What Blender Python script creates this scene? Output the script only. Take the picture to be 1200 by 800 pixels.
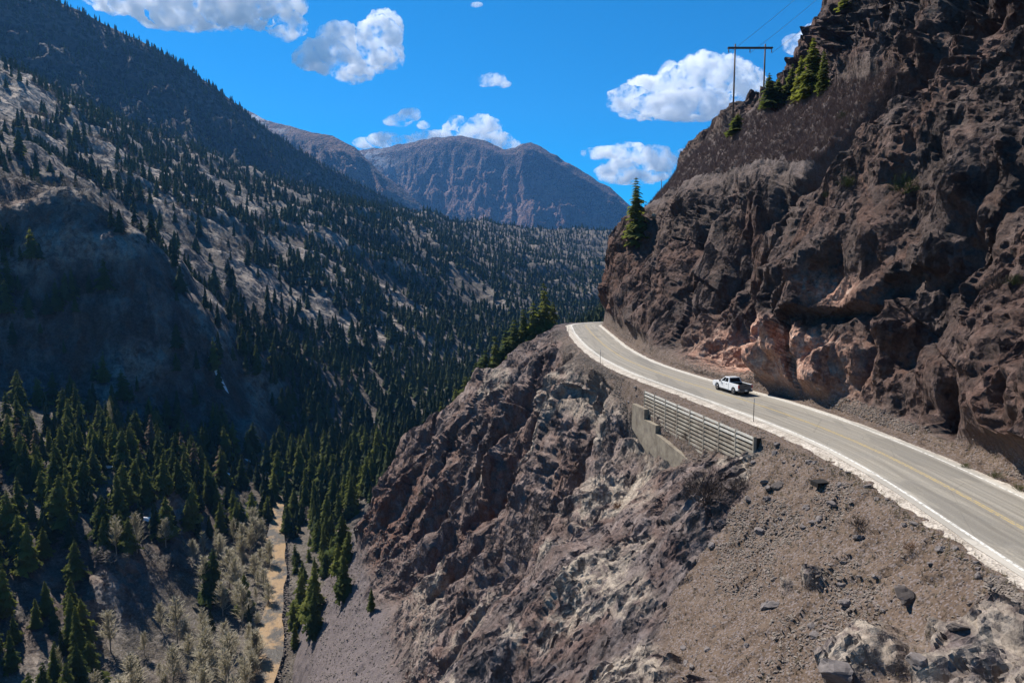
import bpy, bmesh, math, random, time
import numpy as np
from math import radians as R
from mathutils import Vector, Matrix
T0 = time.time()
random.seed(7); rng = np.random.default_rng(7)
sc = bpy.context.scene
for o in list(bpy.data.objects): bpy.data.objects.remove(o)
col = sc.collection

# ------------------------------------------------------------------ camera
CAMZ = 15.0; PITCH = math.atan(80/800)
cam = bpy.data.cameras.new('camera'); cam_o = bpy.data.objects.new('camera', cam); col.objects.link(cam_o)
cam.lens = 24; cam.sensor_width = 36; cam.clip_start = .5; cam.clip_end = 60000
cam_o.location = (0, 0, CAMZ); cam_o.rotation_euler = (R(90)-PITCH, 0, 0)
sc.camera = cam_o
# ------------------------------------------------------------------ light
SUN = Vector((-.47, .45, .76)).normalized()
sun_el = math.asin(SUN.z); sun_az = math.atan2(SUN.x, SUN.y)
w = bpy.data.worlds.new('World'); sc.world = w; w.use_nodes = True
nt = w.node_tree; nt.nodes.clear()
wo = nt.nodes.new('ShaderNodeOutputWorld'); bg = nt.nodes.new('ShaderNodeBackground'); sky = nt.nodes.new('ShaderNodeTexSky')
sky.sky_type = 'NISHITA'; sky.sun_disc = False; sky.sun_elevation = sun_el; sky.sun_rotation = sun_az
sky.altitude = 2800; sky.air_density = 1.0; sky.dust_density = 0.0; sky.ozone_density = 6.0
hs = nt.nodes.new('ShaderNodeHueSaturation'); hs.inputs['Saturation'].default_value = 1.62; hs.inputs['Hue'].default_value = .492
nt.links.new(sky.outputs[0], hs.inputs['Color']); nt.links.new(hs.outputs[0], bg.inputs[0]); nt.links.new(bg.outputs[0], wo.inputs[0])
bg.inputs[1].default_value = .082
sl = bpy.data.lights.new('sun', 'SUN'); sl.energy = 4.4; sl.angle = R(.5); sl.color = (1, .94, .85)
so = bpy.data.objects.new('sun', sl); col.objects.link(so); so.rotation_euler = SUN.to_track_quat('Z', 'Y').to_euler()
sc.view_settings.view_transform = 'Standard'; sc.view_settings.look = 'None'; sc.view_settings.gamma = 1
sc.view_settings.exposure = 0.85; sc.view_settings.use_curve_mapping = False
sc.cycles.volume_bounces = 24; sc.cycles.max_bounces = 26; sc.cycles.volume_max_steps = 128; sc.cycles.transmission_bounces = 3; sc.cycles.glossy_bounces = 2; sc.cycles.diffuse_bounces = 3; sc.cycles.transparent_max_bounces = 12
sc.cycles.caustics_reflective = False; sc.cycles.caustics_refractive = False

# ------------------------------------------------------------------ object helpers
def tag(o, label=None, cat=None, group=None, kind=None):
    if label: o['label'] = label
    if cat: o['category'] = cat
    if group: o['group'] = group
    if kind: o['kind'] = kind
    return o
def link(name, me, mat=None, parent=None, loc=None):
    o = bpy.data.objects.new(name, me); col.objects.link(o)
    if mat is not None:
        for m in (mat if isinstance(mat, (list, tuple)) else [mat]): me.materials.append(m)
    if parent: o.parent = parent
    if loc is not None: o.location = loc
    return o
def empty(name, loc=(0, 0, 0), rz=0):
    o = bpy.data.objects.new(name, None); col.objects.link(o); o.location = loc; o.rotation_euler = (0, 0, rz); o.empty_display_size = .5
    return o
def mesh_np(name, V, F, smooth=True, k=4):
    """V (n,3), F (m,k) arrays -> mesh"""
    V = np.ascontiguousarray(V, np.float32); F = np.ascontiguousarray(F, np.int32)
    me = bpy.data.meshes.new(name); me.vertices.add(len(V)); me.vertices.foreach_set('co', V.ravel())
    me.loops.add(F.size); me.loops.foreach_set('vertex_index', F.ravel())
    me.polygons.add(len(F)); me.polygons.foreach_set('loop_start', np.arange(0, F.size, F.shape[1], dtype=np.int32))
    me.polygons.foreach_set('loop_total', np.full(len(F), F.shape[1], np.int32))
    me.polygons.foreach_set('use_smooth', np.full(len(F), smooth, bool))
    me.update(calc_edges=True)
    return me
def vcol(me, name, C):
    a = me.color_attributes.new(name, 'FLOAT_COLOR', 'POINT')
    C = np.asarray(C, np.float32)
    if C.shape[1] == 3: C = np.concatenate([C, np.ones((len(C), 1), np.float32)], 1)
    a.data.foreach_set('color', np.ascontiguousarray(C).ravel())
def grid_faces(nr, nc, flip=False):
    i = np.arange(nr-1)[:, None]*nc+np.arange(nc-1)[None, :]
    f = np.stack([i, i+1, i+nc+1, i+nc], -1).reshape(-1, 4)
    return f[:, ::-1] if flip else f
class MB:
    """collects simple shapes into one mesh"""
    def __init__(s): s.v = []; s.f = []
    def add(s, vs, fs):
        n = len(s.v); s.v += [tuple(v) for v in vs]; s.f += [tuple(i+n for i in f) for f in fs]
    def box(s, c, d, rot=None, taper=1.0):
        x, y, z = [q/2 for q in d]; vs = []
        for sz in (-1, 1):
            k = taper if sz > 0 else 1
            for sx, sy in ((-1, -1), (1, -1), (1, 1), (-1, 1)):
                v = Vector((sx*x*k, sy*y*k, sz*z))
                if rot is not None: v = rot @ v
                vs.append(v+Vector(c))
        s.add(vs, [(3, 2, 1, 0), (4, 5, 6, 7), (0, 1, 5, 4), (1, 2, 6, 5), (2, 3, 7, 6), (3, 0, 4, 7)])
    def bar(s, a, b, w, h=None, up=(0, 0, 1)):
        a, b = Vector(a), Vector(b); h = h or w; d = (b-a); L = d.length; d.normalize()
        r = d.cross(Vector(up));
        if r.length < 1e-4: r = d.cross(Vector((1, 0, 0)))
        r.normalize(); u = r.cross(d); m = Matrix((r, d, u)).transposed()
        s.box((a+b)/2, (w, L, h), m)
    def tube(s, a, b, r0, r1=None, n=8, cap=True):
        a, b = Vector(a), Vector(b); r1 = r0 if r1 is None else r1; d = (b-a).normalized()
        x = d.cross(Vector((0, 0, 1)));
        if x.length < 1e-4: x = Vector((1, 0, 0))
        x.normalize(); y = d.cross(x); vs = []
        for p, r in ((a, r0), (b, r1)):
            for i in range(n):
                t = 2*math.pi*i/n; vs.append(p+x*math.cos(t)*r+y*math.sin(t)*r)
        fs = [(i, (i+1) % n, n+(i+1) % n, n+i) for i in range(n)]
        if cap: fs += [tuple(range(n))[::-1], tuple(range(n, 2*n))]
        s.add(vs, fs)
    def build(s, name, mat, parent=None, smooth=False, bevel=0):
        me = bpy.data.meshes.new(name); me.from_pydata(s.v, [], s.f); me.update()
        bm = bmesh.new(); bm.from_mesh(me)
        if bevel:
            bmesh.ops.bevel(bm, geom=bm.edges[:], offset=bevel, segments=2, affect='EDGES', clamp_overlap=True)
        bmesh.ops.recalc_face_normals(bm, faces=bm.faces[:]); bm.to_mesh(me); bm.free()
        me.polygons.foreach_set('use_smooth', np.full(len(me.polygons), smooth, bool))
        return link(name, me, mat, parent)

# ------------------------------------------------------------------ noise (numpy)
M32 = np.uint32
def h3(x, y, z, seed):
    with np.errstate(over='ignore'):
        h = x.astype(np.int32).astype(M32)*M32(374761393)+y.astype(np.int32).astype(M32)*M32(668265263)+z.astype(np.int32).astype(M32)*M32(2147483647-1013)+M32((seed*2654435761) & 0xffffffff)
        h ^= h >> M32(13); h *= M32(1274126177); h ^= h >> M32(16); h *= M32(2246822519); h ^= h >> M32(15)
    return h
def u01(h): return (h & M32(0xffffff)).astype(np.float32)/np.float32(0xffffff)
def vnoise(P, seed=0):
    f = np.floor(P); q = (P-f).astype(np.float32); q = q*q*q*(q*(q*6-15)+10); r = 0
    for dx in (0, 1):
        wx = q[..., 0] if dx else 1-q[..., 0]
        for dy in (0, 1):
            wy = q[..., 1] if dy else 1-q[..., 1]
            for dz in (0, 1):
                wz = q[..., 2] if dz else 1-q[..., 2]
                r = r+wx*wy*wz*u01(h3(f[..., 0]+dx, f[..., 1]+dy, f[..., 2]+dz, seed))
    return r*2-1
def fbm(P, oct=4, seed=0, gain=.5, ridged=False):
    r = 0; a = 1; t = 0; P = np.asarray(P, np.float32)
    for k in range(oct):
        n = vnoise(P+17.3*k, seed+k)
        if ridged: n = 1-2*np.abs(n)
        r = r+a*n; t += a; a *= gain; P = P*2.03
    return r/t
def facets(P, seed=0, tilt=.9):
    """blocky cellular displacement: every cell a tilted facet"""
    P = np.asarray(P, np.float32); f = np.floor(P)
    best = np.full(P.shape[:-1], 9e9, np.float32); sec = best.copy(); val = np.zeros_like(best); idv = np.zeros_like(best)
    for dx in (-1, 0, 1):
        for dy in (-1, 0, 1):
            for dz in (-1, 0, 1):
                cx, cy, cz = f[..., 0]+dx, f[..., 1]+dy, f[..., 2]+dz
                h = h3(cx, cy, cz, seed)
                a = (h & M32(1023)).astype(np.float32)/1023; b = ((h >> M32(10)) & M32(1023)).astype(np.float32)/1023; c = ((h >> M32(20)) & M32(1023)).astype(np.float32)/1023
                ex = P[..., 0]-cx-a; ey = P[..., 1]-cy-b; ez = P[..., 2]-cz-c
                d = ex*ex+ey*ey+ez*ez
                v = (b-.5)+tilt*((c-.5)*ex+(a-.5)*ey+(a+b-1)*.7*ez)*2
                m = d < best
                sec = np.where(m, best, np.minimum(sec, d)); val = np.where(m, v, val); idv = np.where(m, c, idv); best = np.where(m, d, best)
    return val, np.sqrt(sec)-np.sqrt(best), idv
def tetra(P, seed=0, rot=0.0, dd=0.0):
    """continuous noise made of flat triangular faces with sharp creases"""
    c, s_ = math.cos(rot+.6), math.sin(rot+.6); c2, s2 = math.cos(rot*1.7+.9), math.sin(rot*1.7+.9)
    Rm = np.array([[c, -s_, 0], [s_*c2, c*c2, -s2], [s_*s2, c*s2, c2]], np.float32); P = np.asarray(P, np.float32)@Rm.T
    f = np.floor(P); q = P-f; o = np.argsort(-q, axis=-1); qs = np.take_along_axis(q, o, -1)
    x, y, z = f[..., 0].copy(), f[..., 1].copy(), f[..., 2].copy(); r = u01(h3(x, y, z, seed))*(1-qs[..., 0])
    for k in range(3):
        i = o[..., k]; x += (i == 0); y += (i == 1); z += (i == 2); w_ = qs[..., k]-(qs[..., k+1] if k < 2 else 0); r = r+u01(h3(x, y, z, seed))*w_
    return r*2-1
def sm(a, b, x): t = np.clip((x-a)/(b-a), 0, 1); return t*t*(3-2*t)

# ------------------------------------------------------------------ materials
def newmat(name, rough=.9):
    m = bpy.data.materials.new(name); m.use_nodes = True; b = m.node_tree.nodes['Principled BSDF']
    b.inputs['Roughness'].default_value = rough; b.inputs['Specular IOR Level'].default_value = .25
    return m, m.node_tree, b
class N:
    """tiny node helper"""
    def __init__(s, nt): s.nt = nt
    def n(s, t, **k):
        x = s.nt.nodes.new(t)
        for a, v in k.items():
            if a in x.inputs.keys() if hasattr(x.inputs, 'keys') else False: x.inputs[a].default_value = v
            else: setattr(x, a, v)
        return x
    def L(s, a, b): s.nt.links.new(a, b)
    def coord(s, scale=(1, 1, 1), rot=(0, 0, 0)):
        tc = s.nt.nodes.new('ShaderNodeTexCoord'); mp = s.nt.nodes.new('ShaderNodeMapping'); mp.inputs['Scale'].default_value = scale; mp.inputs['Rotation'].default_value = rot
        s.L(tc.outputs['Object'], mp.inputs[0]); return mp.outputs[0]
    def noise(s, vec, scale, detail=6, rough=.6, dist=0):
        x = s.nt.nodes.new('ShaderNodeTexNoise'); x.inputs['Scale'].default_value = scale; x.inputs['Detail'].default_value = detail
        x.inputs['Roughness'].default_value = rough; x.inputs['Distortion'].default_value = dist; s.L(vec, x.inputs['Vector']); return x.outputs['Fac']
    def voro(s, vec, scale, feature='F1', out='Distance'):
        x = s.nt.nodes.new('ShaderNodeTexVoronoi'); x.feature = feature; x.inputs['Scale'].default_value = scale; s.L(vec, x.inputs['Vector']); return x.outputs[out]
    def ramp(s, fac, stops, interp='LINEAR'):
        x = s.nt.nodes.new('ShaderNodeValToRGB'); e = x.color_ramp.elements; x.color_ramp.interpolation = interp
        while len(e) < len(stops): e.new(.5)
        for i, (p, c) in enumerate(stops):
            e[i].position = p; e[i].color = (*(c if hasattr(c, '__len__') else (c,)*3), 1)
        s.L(fac, x.inputs[0]); return x.outputs[0]
    def mix(s, fac, a, b, mode='MIX'):
        x = s.nt.nodes.new('ShaderNodeMix'); x.data_type = 'RGBA'; x.blend_type = mode
        for i, v in ((0, fac), (6, a), (7, b)):
            sock = x.inputs[i]
            if isinstance(v, (int, float)): sock.default_value = v if i == 0 else (v, v, v, 1)
            elif isinstance(v, tuple): sock.default_value = (*v, 1)
            else: s.L(v, sock)
        return x.outputs[2]
    def math(s, op, a, b=0, c=0):
        x = s.nt.nodes.new('ShaderNodeMath'); x.operation = op
        for i, v in enumerate((a, b, c)):
            if isinstance(v, (int, float)): x.inputs[i].default_value = v
            else: s.L(v, x.inputs[i])
        return x.outputs[0]
    def attr(s, name, out='Color'):
        x = s.nt.nodes.new('ShaderNodeAttribute'); x.attribute_name = name; return x.outputs[out]
    def bump(s, h, dist, strength=1, normal=None):
        x = s.nt.nodes.new('ShaderNodeBump'); x.inputs['Distance'].default_value = dist; x.inputs['Strength'].default_value = strength
        s.L(h, x.inputs['Height'])
        if normal: s.L(normal, x.inputs['Normal'])
        return x.outputs[0]
    def sep(s, c):
        x = s.nt.nodes.new('ShaderNodeSeparateColor'); s.L(c, x.inputs[0]); return x.outputs

def mat_rock(name, dark, mid, light, rust, pale, dirt, dirt2, far=1.0, scree0=(.085, .068, .068), scree1=(.19, .16, .16)):
    """attribute 'zone': r = loose dirt, g = rust, b = pale rock"""
    m, t, b = newmat(name, .93); n = N(t)
    v = n.coord(); vs = n.coord((1, 1, .35), (.35, .5, 0)); z = n.sep(n.attr('zone'))
    c = n.ramp(n.noise(vs, .35*far, 6, .68, .6), [(.3, dark), (.48, mid), (.68, light)])
    c = n.mix(n.ramp(n.noise(v, 2.2*far, 6, .7), [(.35, .0), (.7, .75)]), c, n.mix(.5, c, light), 'MIX')
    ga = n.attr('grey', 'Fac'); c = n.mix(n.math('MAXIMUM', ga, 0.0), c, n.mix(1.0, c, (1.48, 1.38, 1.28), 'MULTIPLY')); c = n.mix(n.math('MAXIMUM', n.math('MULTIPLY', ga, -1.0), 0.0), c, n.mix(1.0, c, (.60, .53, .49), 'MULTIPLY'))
    rustm = n.math('MULTIPLY', n.ramp(n.noise(vs, .14*far, 4, .65, .9), [(.46, 0.), (.62, 1.)]), .55)
    rustm = n.math('MAXIMUM', n.math('MULTIPLY', rustm, .6), n.math('MULTIPLY', z[1], n.ramp(n.noise(v, .6*far, 6, .65), [(.35, .15), (.6, 1.)])))
    c = n.mix(rustm, c, rust)
    pm = n.math('MULTIPLY', z[2], n.ramp(n.noise(v, .55*far, 6, .72, .4), [(.4, 0.), (.56, 1.)]))
    c = n.mix(pm, c, pale)
    c = n.mix(n.attr('pink', 'Fac'), c, n.ramp(n.noise(v, .9, 6, .7, .5), [(.3, (.20, .085, .058)), (.5, (.44, .25, .18)), (.7, (.62, .46, .37))]))
    sp = n.voro(v, 5.5*far, 'F1', 'Color'); sp = n.sep(sp)
    c = n.mix(.4, c, n.mix(1.0, c, n.ramp(sp[0], [(0., .45), (1., 1.5)]), 'MULTIPLY'))
    dc = n.mix(n.ramp(n.noise(v, .5*far, 7, .7), [(.35, 0.), (.65, 1.)]), dirt, dirt2)
    peb = n.sep(n.voro(v, 9*far, 'F1', 'Color'))
    dc = n.mix(n.ramp(peb[0], [(.72, 0.), (.8, .75)]), dc, light)
    dc = n.mix(n.ramp(peb[1], [(.82, 0.), (.9, .6)]), dc, dark)
    c = n.mix(z[0], c, n.mix(n.math('MULTIPLY', n.attr('zone', 'Alpha'), .85), dc, n.mix(n.ramp(peb[2], [(0., 0.), (1., 1.)]), scree0, scree1)))
    t.links.new(c, b.inputs['Base Color'])
    def frac(vec, scale, k):      # broken planar faces: every cell tilts its own way
        x = t.nodes.new('ShaderNodeTexVoronoi'); x.inputs['Scale'].default_value = scale; t.links.new(vec, x.inputs['Vector'])
        def vm(op, a, b_=None, val=None):
            q = t.nodes.new('ShaderNodeVectorMath'); q.operation = op; t.links.new(a, q.inputs[0])
            if b_ is not None: t.links.new(b_, q.inputs[1])
            if val is not None: q.inputs[1].default_value = val
            return q
        d_ = vm('SUBTRACT', vec, x.outputs['Position']).outputs[0]; r_ = vm('SUBTRACT', x.outputs['Color'], None, (.5, .5, .5)).outputs[0]
        return n.math('MULTIPLY', vm('DOT_PRODUCT', d_, r_).outputs['Value'], k)
    vw = t.nodes.new('ShaderNodeVectorMath'); vw.operation = 'ADD'; wn_ = t.nodes.new('ShaderNodeTexNoise'); wn_.inputs['Scale'].default_value = .5*far; wn_.inputs['Detail'].default_value = 2
    t.links.new(vs, wn_.inputs['Vector']); sc_ = t.nodes.new('ShaderNodeVectorMath'); sc_.operation = 'SCALE'; sc_.inputs['Scale'].default_value = 1.2/far; t.links.new(wn_.outputs['Color'], sc_.inputs[0]); t.links.new(vs, vw.inputs[0]); t.links.new(sc_.outputs[0], vw.inputs[1]); vw = vw.outputs[0]
    hr = n.math('ADD', n.math('ADD', frac(vw, .42*far, 2.3), frac(vw, 1.15*far, 2.0)), frac(v, 3.1*far, 1.4))
    hd = n.math('MULTIPLY', n.voro(v, 6*far), .05/far)
    h = n.math('ADD', n.math('MULTIPLY', n.noise(v, 1.6*far, 5, .7), .22/far), n.math('ADD', n.math('MULTIPLY', hr, n.math('SUBTRACT', 1.0, z[0])), n.math('MULTIPLY', hd, z[0])))
    t.links.new(n.bump(h, 1.0, .85), b.inputs['Normal'])
    return m
M = {}
M['cliff'] = mat_rock('cliff_rock', (.022, .018, .018), (.075, .058, .055), (.185, .155, .15), (.13, .056, .034), (.34, .285, .23), (.092, .062, .043), (.145, .105, .078))
M['slope'] = mat_rock('gorge_rock', (.014, .013, .012), (.055, .046, .042), (.19, .165, .15), (.12, .055, .032), (.34, .29, .25), (.055, .046, .032), (.12, .10, .078), .35)

# ------------------------------------------------------------------ near terrain: one lofted sheet over the road's length
def ip(y, tab):
    ys = [q[0] for q in tab]; return np.interp(y, ys, [q[1] for q in tab])
ROADL = [(-20, 20), (15, 24.2), (33.9, 25.4), (46.7, 26.6), (55, 27.0), (64, 26.2), (75, 23.8), (84.5, 21.6), (95, 19.0), (104, 17.2), (121, 15.4), (143, 14.8), (170, 15.2), (197, 16.6), (240, 16)]
ROADR = [(-20, 29), (15, 33.0), (45.8, 34.9), (55, 35.2), (68, 34.6), (77, 33.3), (85.7, 30.9), (96, 27.8), (108, 25.3), (119, 23.9), (140, 23.6), (162, 24.4), (203, 25.9), (240, 26)]
def smooth_tab(tab, w=6):
    ys = np.arange(-20, 241, 1.0); v = ip(ys, tab); k = np.exp(-(np.arange(-15, 16)/w)**2); k /= k.sum()
    vp = np.pad(v, 15, 'edge'); s = np.convolve(vp, k, 'valid'); return ys, s
YL, VL = smooth_tab(ROADL); YR, VR = smooth_tab(ROADR)
def roadL(y): return np.interp(y, YL, VL)
def roadR(y): return np.interp(y, YR, VR)
# left profile nodes (x as offset from road-left for the first 3, absolute afterwards) : y: [(x,z)...7]
LP = {  #   N1 shoulder      N2 drop           N3            N4              N5             N6            N7 creek
 -20: [(1.0, -.10), (1.3, -.3), (8, -11), (-8, -24), (-30, -52), (-45, -80), (-60, -97)],
 30: [(1.2, -.10), (1.6, -.4), (16, -7.2), (2, -17.5), (-16, -42), (-34, -70), (-50, -96)],
 50: [(1.2, -.10), (1.8, -.5), (17, -7.6), (4, -17.5), (-16, -39), (-36, -66), (-52, -95)],
 60: [(2.6, -.3), (3.0, -.9), (17, -5.6), (4, -17.8), (-15, -38), (-38, -64), (-54, -94)],
 64: [(3.2, -.4), (3.9, -2.8), (16, -7.2), (4, -18), (-14, -38), (-38, -64), (-55, -94)],
 72: [(3.6, -.4), (4.3, -6.6), (13, -11.0), (2, -21), (-14, -40), (-38, -65), (-56, -94)],
 80: [(3.6, -.4), (4.3, -9.2), (12, -13), (1, -23), (-15, -44), (-38, -67), (-58, -93)],
 88: [(3.4, -.4), (4.1, -6.6), (12, -12), (0, -25), (-15, -47), (-38, -69), (-60, -93)],
 95: [(2.2, -.3), (3.2, -3.6), (12, -10), (1, -29), (-14, -53), (-39, -70), (-61, -93)],
 110: [(1.6, -.3), (2.6, -1.0), (9.5, -10), (2, -30), (-17, -56), (-42, -75), (-62, -92)],
 128: [(1.8, -.3), (3.0, -1.2), (9, -10), (3.5, -31), (-23, -58), (-44, -77), (-62, -92)],
 145: [(2.0, -.3), (3.4, -1.4), (7, -13), (-1, -32), (-30, -58.5), (-46, -79), (-63, -92)],
 160: [(2.0, -.3), (3.6, -1.2), (2, -13), (-11, -31), (-35, -59), (-49, -79), (-64, -92)],
 175: [(2.6, -.3), (4.4, -1.2), (-6, -14.5), (-21, -27.5), (-41, -57), (-53, -80), (-68, -92)],
 190: [(3.6, -.3), (5.6, -1.4), (-10, -17), (-29, -29.5), (-42, -54), (-58, -82), (-73, -92)],
 203: [(4.0, -.4), (6.2, -2.0), (-8, -19), (-28, -33), (-43, -58), (-60, -84), (-77, -92)],
 211: [(4.0, -1.5), (7.0, -6), (-6, -26), (-24, -42), (-40, -64), (-60, -86), (-80, -92)],
 225: [(4.0, -13), (8, -18), (-6, -36), (-24, -52), (-42, -70), (-62, -87), (-84, -92)],
 260: [(4.0, -34), (10, -42), (-12, -58), (-32, -70), (-52, -80), (-72, -88), (-92, -92)]}
# right profile nodes: M1 verge offset from road-right, then absolute
RP = {
 -20: [(1.4, 0), (34, 5), (37, 18), (42, 34), (50, 50), (62, 75), (90, 110)],
 30: [(1.5, 0), (37, 1.2), (41.5, 12), (47, 30), (56, 52), (68, 80), (92, 120)],
 50: [(1.8, 0), (38.5, 1.2), (43.0, 11), (48, 26), (56, 46), (68, 76), (92, 118)],
 62: [(1.8, 0), (38.2, 1.2), (42.8, 10.5), (48, 25), (54.5, 43), (64, 66), (78, 112)],
 75: [(1.8, 0), (36.2, 1.6), (40.5, 11.5), (46, 26), (54, 42), (62, 58), (74, 106)],
 88: [(1.5, 0), (32.4, 2.2), (37.5, 12.5), (43.5, 27), (50.5, 38.5), (59.5, 52), (69, 102)],
 100: [(1.2, 0), (28.6, 2.6), (34.5, 13.5), (41, 28), (49, 40), (58.5, 50), (66.5, 100)],
 120: [(1.0, .1), (26.2, 3), (31.5, 15), (39.5, 31), (49.5, 45), (60.5, 50), (68.5, 102)],
 135: [(.9, .1), (26.2, 3.5), (31.5, 16), (38.5, 31), (48.5, 46), (63, 51.5), (72, 103)],
 150: [(.9, .1), (26.4, 4), (31, 17), (38, 31), (47, 45.5), (67, 54.5), (77, 105)],
 165: [(.8, .1), (26.0, 5), (29.5, 17), (35, 29.5), (45, 45.0), (71, 59.5), (82, 108)],
 180: [(.8, .1), (26.8, 7), (28.2, 17), (32.5, 27.5), (44, 41.5), (74, 62), (88, 108)],
 197: [(.8, .1), (27.3, 8), (28.5, 16.5), (33.5, 26), (46, 40), (64, 56), (94, 100)],
 205: [(1.5, .1), (29.5, 6), (31, 15.5), (37, 25), (50, 38), (68, 54), (98, 98)],
 212: [(6, -1), (39, 5), (41, 14), (47, 22), (58, 34), (74, 50), (104, 92)],
 225: [(20, -13), (58, -6), (60, 4), (66, 14), (76, 26), (90, 40), (118, 80)],
 260: [(40, -36), (80, -30), (84, -22), (90, -12), (100, 0), (112, 14), (140, 50)]}
def prof(P, ys, j):
    ks = sorted(P); X = np.interp(ys, ks, [P[k][j][0] for k in ks]); Z = np.interp(ys, ks, [P[k][j][1] for k in ks]); return X, Z
def near_terrain():
    ys = [-14.0]
    while ys[-1] < 258: ys.append(ys[-1]+min(.50, max(.16, .0031*abs(ys[-1]))))
    ys = np.array(ys); nr = len(ys)
    rl, rr = roadL(ys), roadR(ys)
    nodes = []
    for j in (6, 5, 4, 3, 2, 1, 0):
        X, Z = prof(LP, ys, j)
        if j < 2: X = rl-X
        nodes.append((X, Z))
    nodes += [(rl, ys*0-.06), (rr, ys*0-.06)]
    for j in range(7):
        X, Z = prof(RP, ys, j)
        if j == 0: X = rr+X
        nodes.append((X, Z))
    nodes[0] = (nodes[0][0]+7+3.2*vnoise(np.stack([ys/11, ys*0, ys*0], -1), 8), nodes[0][1]-7)
    drop = sm(209, 226, ys)*-14-sm(224, 258, ys)*22      # the bench ends past the bend
    nodes[7] = (nodes[7][0], nodes[7][1]+drop); nodes[8] = (nodes[8][0], nodes[8][1]+drop)
    cnt = [34, 90, 110, 115, 100, 50, 14, 8, 14, 34, 90, 115, 120, 100, 80]
    NX = np.array([n_[0] for n_ in nodes]).T; NZ = np.array([n_[1] for n_ in nodes]).T
    u = np.concatenate([np.linspace(i, i+1, c, endpoint=False) for i, c in enumerate(cnt)]+[[len(cnt)]])
    i0 = np.minimum(u.astype(int), len(cnt)-1); f = u-i0
    X = NX[:, i0]*(1-f)+NX[:, i0+1]*f; Z = NZ[:, i0]*(1-f)+NZ[:, i0+1]*f
    # soften the creases away from the road
    def blur(A, ax, w):
        k = np.exp(-(np.arange(-3*w, 3*w+1)/w)**2); k /= k.sum(); A = np.moveaxis(A, ax, -1)
        Ap = np.pad(A, [(0, 0)]*(A.ndim-1)+[(3*w, 3*w)], 'edge'); out = sum(kk*Ap[..., i:i+A.shape[-1]] for i, kk in enumerate(k)); return np.moveaxis(out, -1, ax)
    road_d = np.minimum(np.abs(u-7), np.abs(u-8)); road_d[(u > 7) & (u < 8)] = 0
    mk = sm(1.0, 2.2, road_d)[None, :]
    Xb, Zb = blur(X, 1, 14), blur(Z, 1, 14); Xb, Zb = blur(Xb, 0, 13), blur(Zb, 0, 13)
    X = X*(1-mk)+Xb*mk; Z = Z*(1-mk)+Zb*mk
    Y = np.repeat(ys[:, None], len(u), 1)
    P = np.stack([X, Y, Z], -1).astype(np.float32)
    U = np.repeat(u[None, :], nr, 0)
    def normals(P):
        a = np.gradient(P, axis=0); b = np.gradient(P, axis=1); n = np.cross(b, a); return n/np.maximum(np.linalg.norm(n, axis=-1, keepdims=True), 1e-6)
    Nn = normals(P)
    left = U < 7.5
    # zones -------------------------------------------------------------
    yy, xx, zz = P[..., 1], P[..., 0], P[..., 2]
    w1 = fbm(P/9, 4, 3); w2 = fbm(P/30, 3, 9)
    steep = 1-np.clip(Nn[..., 2], 0, 1)
    dirtL = sm(86, 64, yy+16*w1)*sm(-3.5, 3.5, xx-.27*yy+9*w1)      # brown loose slope below the road, near side
    dirtL = np.maximum(dirtL, sm(4.6, 5.3, U+.5*w1)*sm(205, 150, yy))
    dirtL = np.maximum(dirtL, sm(.02, .22, w2+.4*w1-.02)*.85*sm(104, 78, yy))
    scree = sm(2.15, 1.85, U+.20*w1)
    outc = sm(.0, .16, fbm(P/8*np.array([1, 1, .8]), 4, 21)+.10*sm(-8, -22, zz)-.02)*sm(95, 60, yy)*sm(5.6, 4.9, U)  # outcrops poking through the dirt
    dirt = np.where(left, np.maximum(dirtL*(1-outc), scree), 0)
    toe = sm(10.2, 9.3, U+.35*w1)*sm(8, 8.4, U)
    dome = sm(11.7, 12.4, U+.2*w1)*sm(13.25, 12.95, U+.2*w1)*sm(84, 100, yy)
    rightdirt = sm(.2, .4, w2+.3*w1+.25*sm(80, 40, yy))*.45*sm(12.5, 10.5, U)
    dirt = np.where(left, dirt, np.maximum(np.maximum(toe, dome*.85), rightdirt))
    flat = (U >= 6.4) & (U <= 8.75)
    # displacement ------------------------------------------------------
    amp = np.where(left, sm(6.3, 4.6, U), sm(8.9, 10.3, U))
    ax = np.array([-.45, -.25, -.86]); ax /= np.linalg.norm(ax)
    def aniso(P, s, k, axis=ax):
        d = P@axis.astype(np.float32); return (P+(k-1)*d[..., None]*axis.astype(np.float32))/s
    wob = np.stack([w1, w2, -w1], -1)*1.8
    D = np.zeros(P.shape[:2], np.float32)
    Q = P+wob
    v1, e1, id1 = facets(aniso(Q, 13, .42), 11, .9)
    v2, e2, id2 = facets(aniso(Q, 4.8, .5), 12, .9)
    v3, e3, id3 = facets(aniso(Q, 1.9, .6), 13, .95)
    v4, e4, id4 = facets(aniso(P, .75, .7), 14, .95)
    v0, e0, id0 = facets(aniso(P+3*wob, 30, .5), 10, .9)
    rough_ = .35+.9*sm(-.25, .3, fbm(P/16, 2, 71)); rough2 = .3+1.0*sm(-.2, .3, fbm(P/7, 2, 72))
    v5, e5, id5 = facets(aniso(P+.6*wob, 8, .45), 15, 1.2)
    cliffk = np.where(left, 1.0, .72)
    def soft(A, w): return blur(blur(A, 1, w), 0, w)
    ax2 = np.array([-.75, -.35, -.55]); ax2 /= np.linalg.norm(ax2)
    axw = lambda s_, k: np.where(left[..., None], aniso(P+.5*wob, s_, k), aniso(P+.5*wob, s_, k, ax2))
    D = np.where(left, 3.4, 5.4)*tetra(axw(24, .38), 81, .3)+np.where(left, 3.0, 3.4)*tetra(axw(9.5, .28), 82, 1.1)
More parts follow.
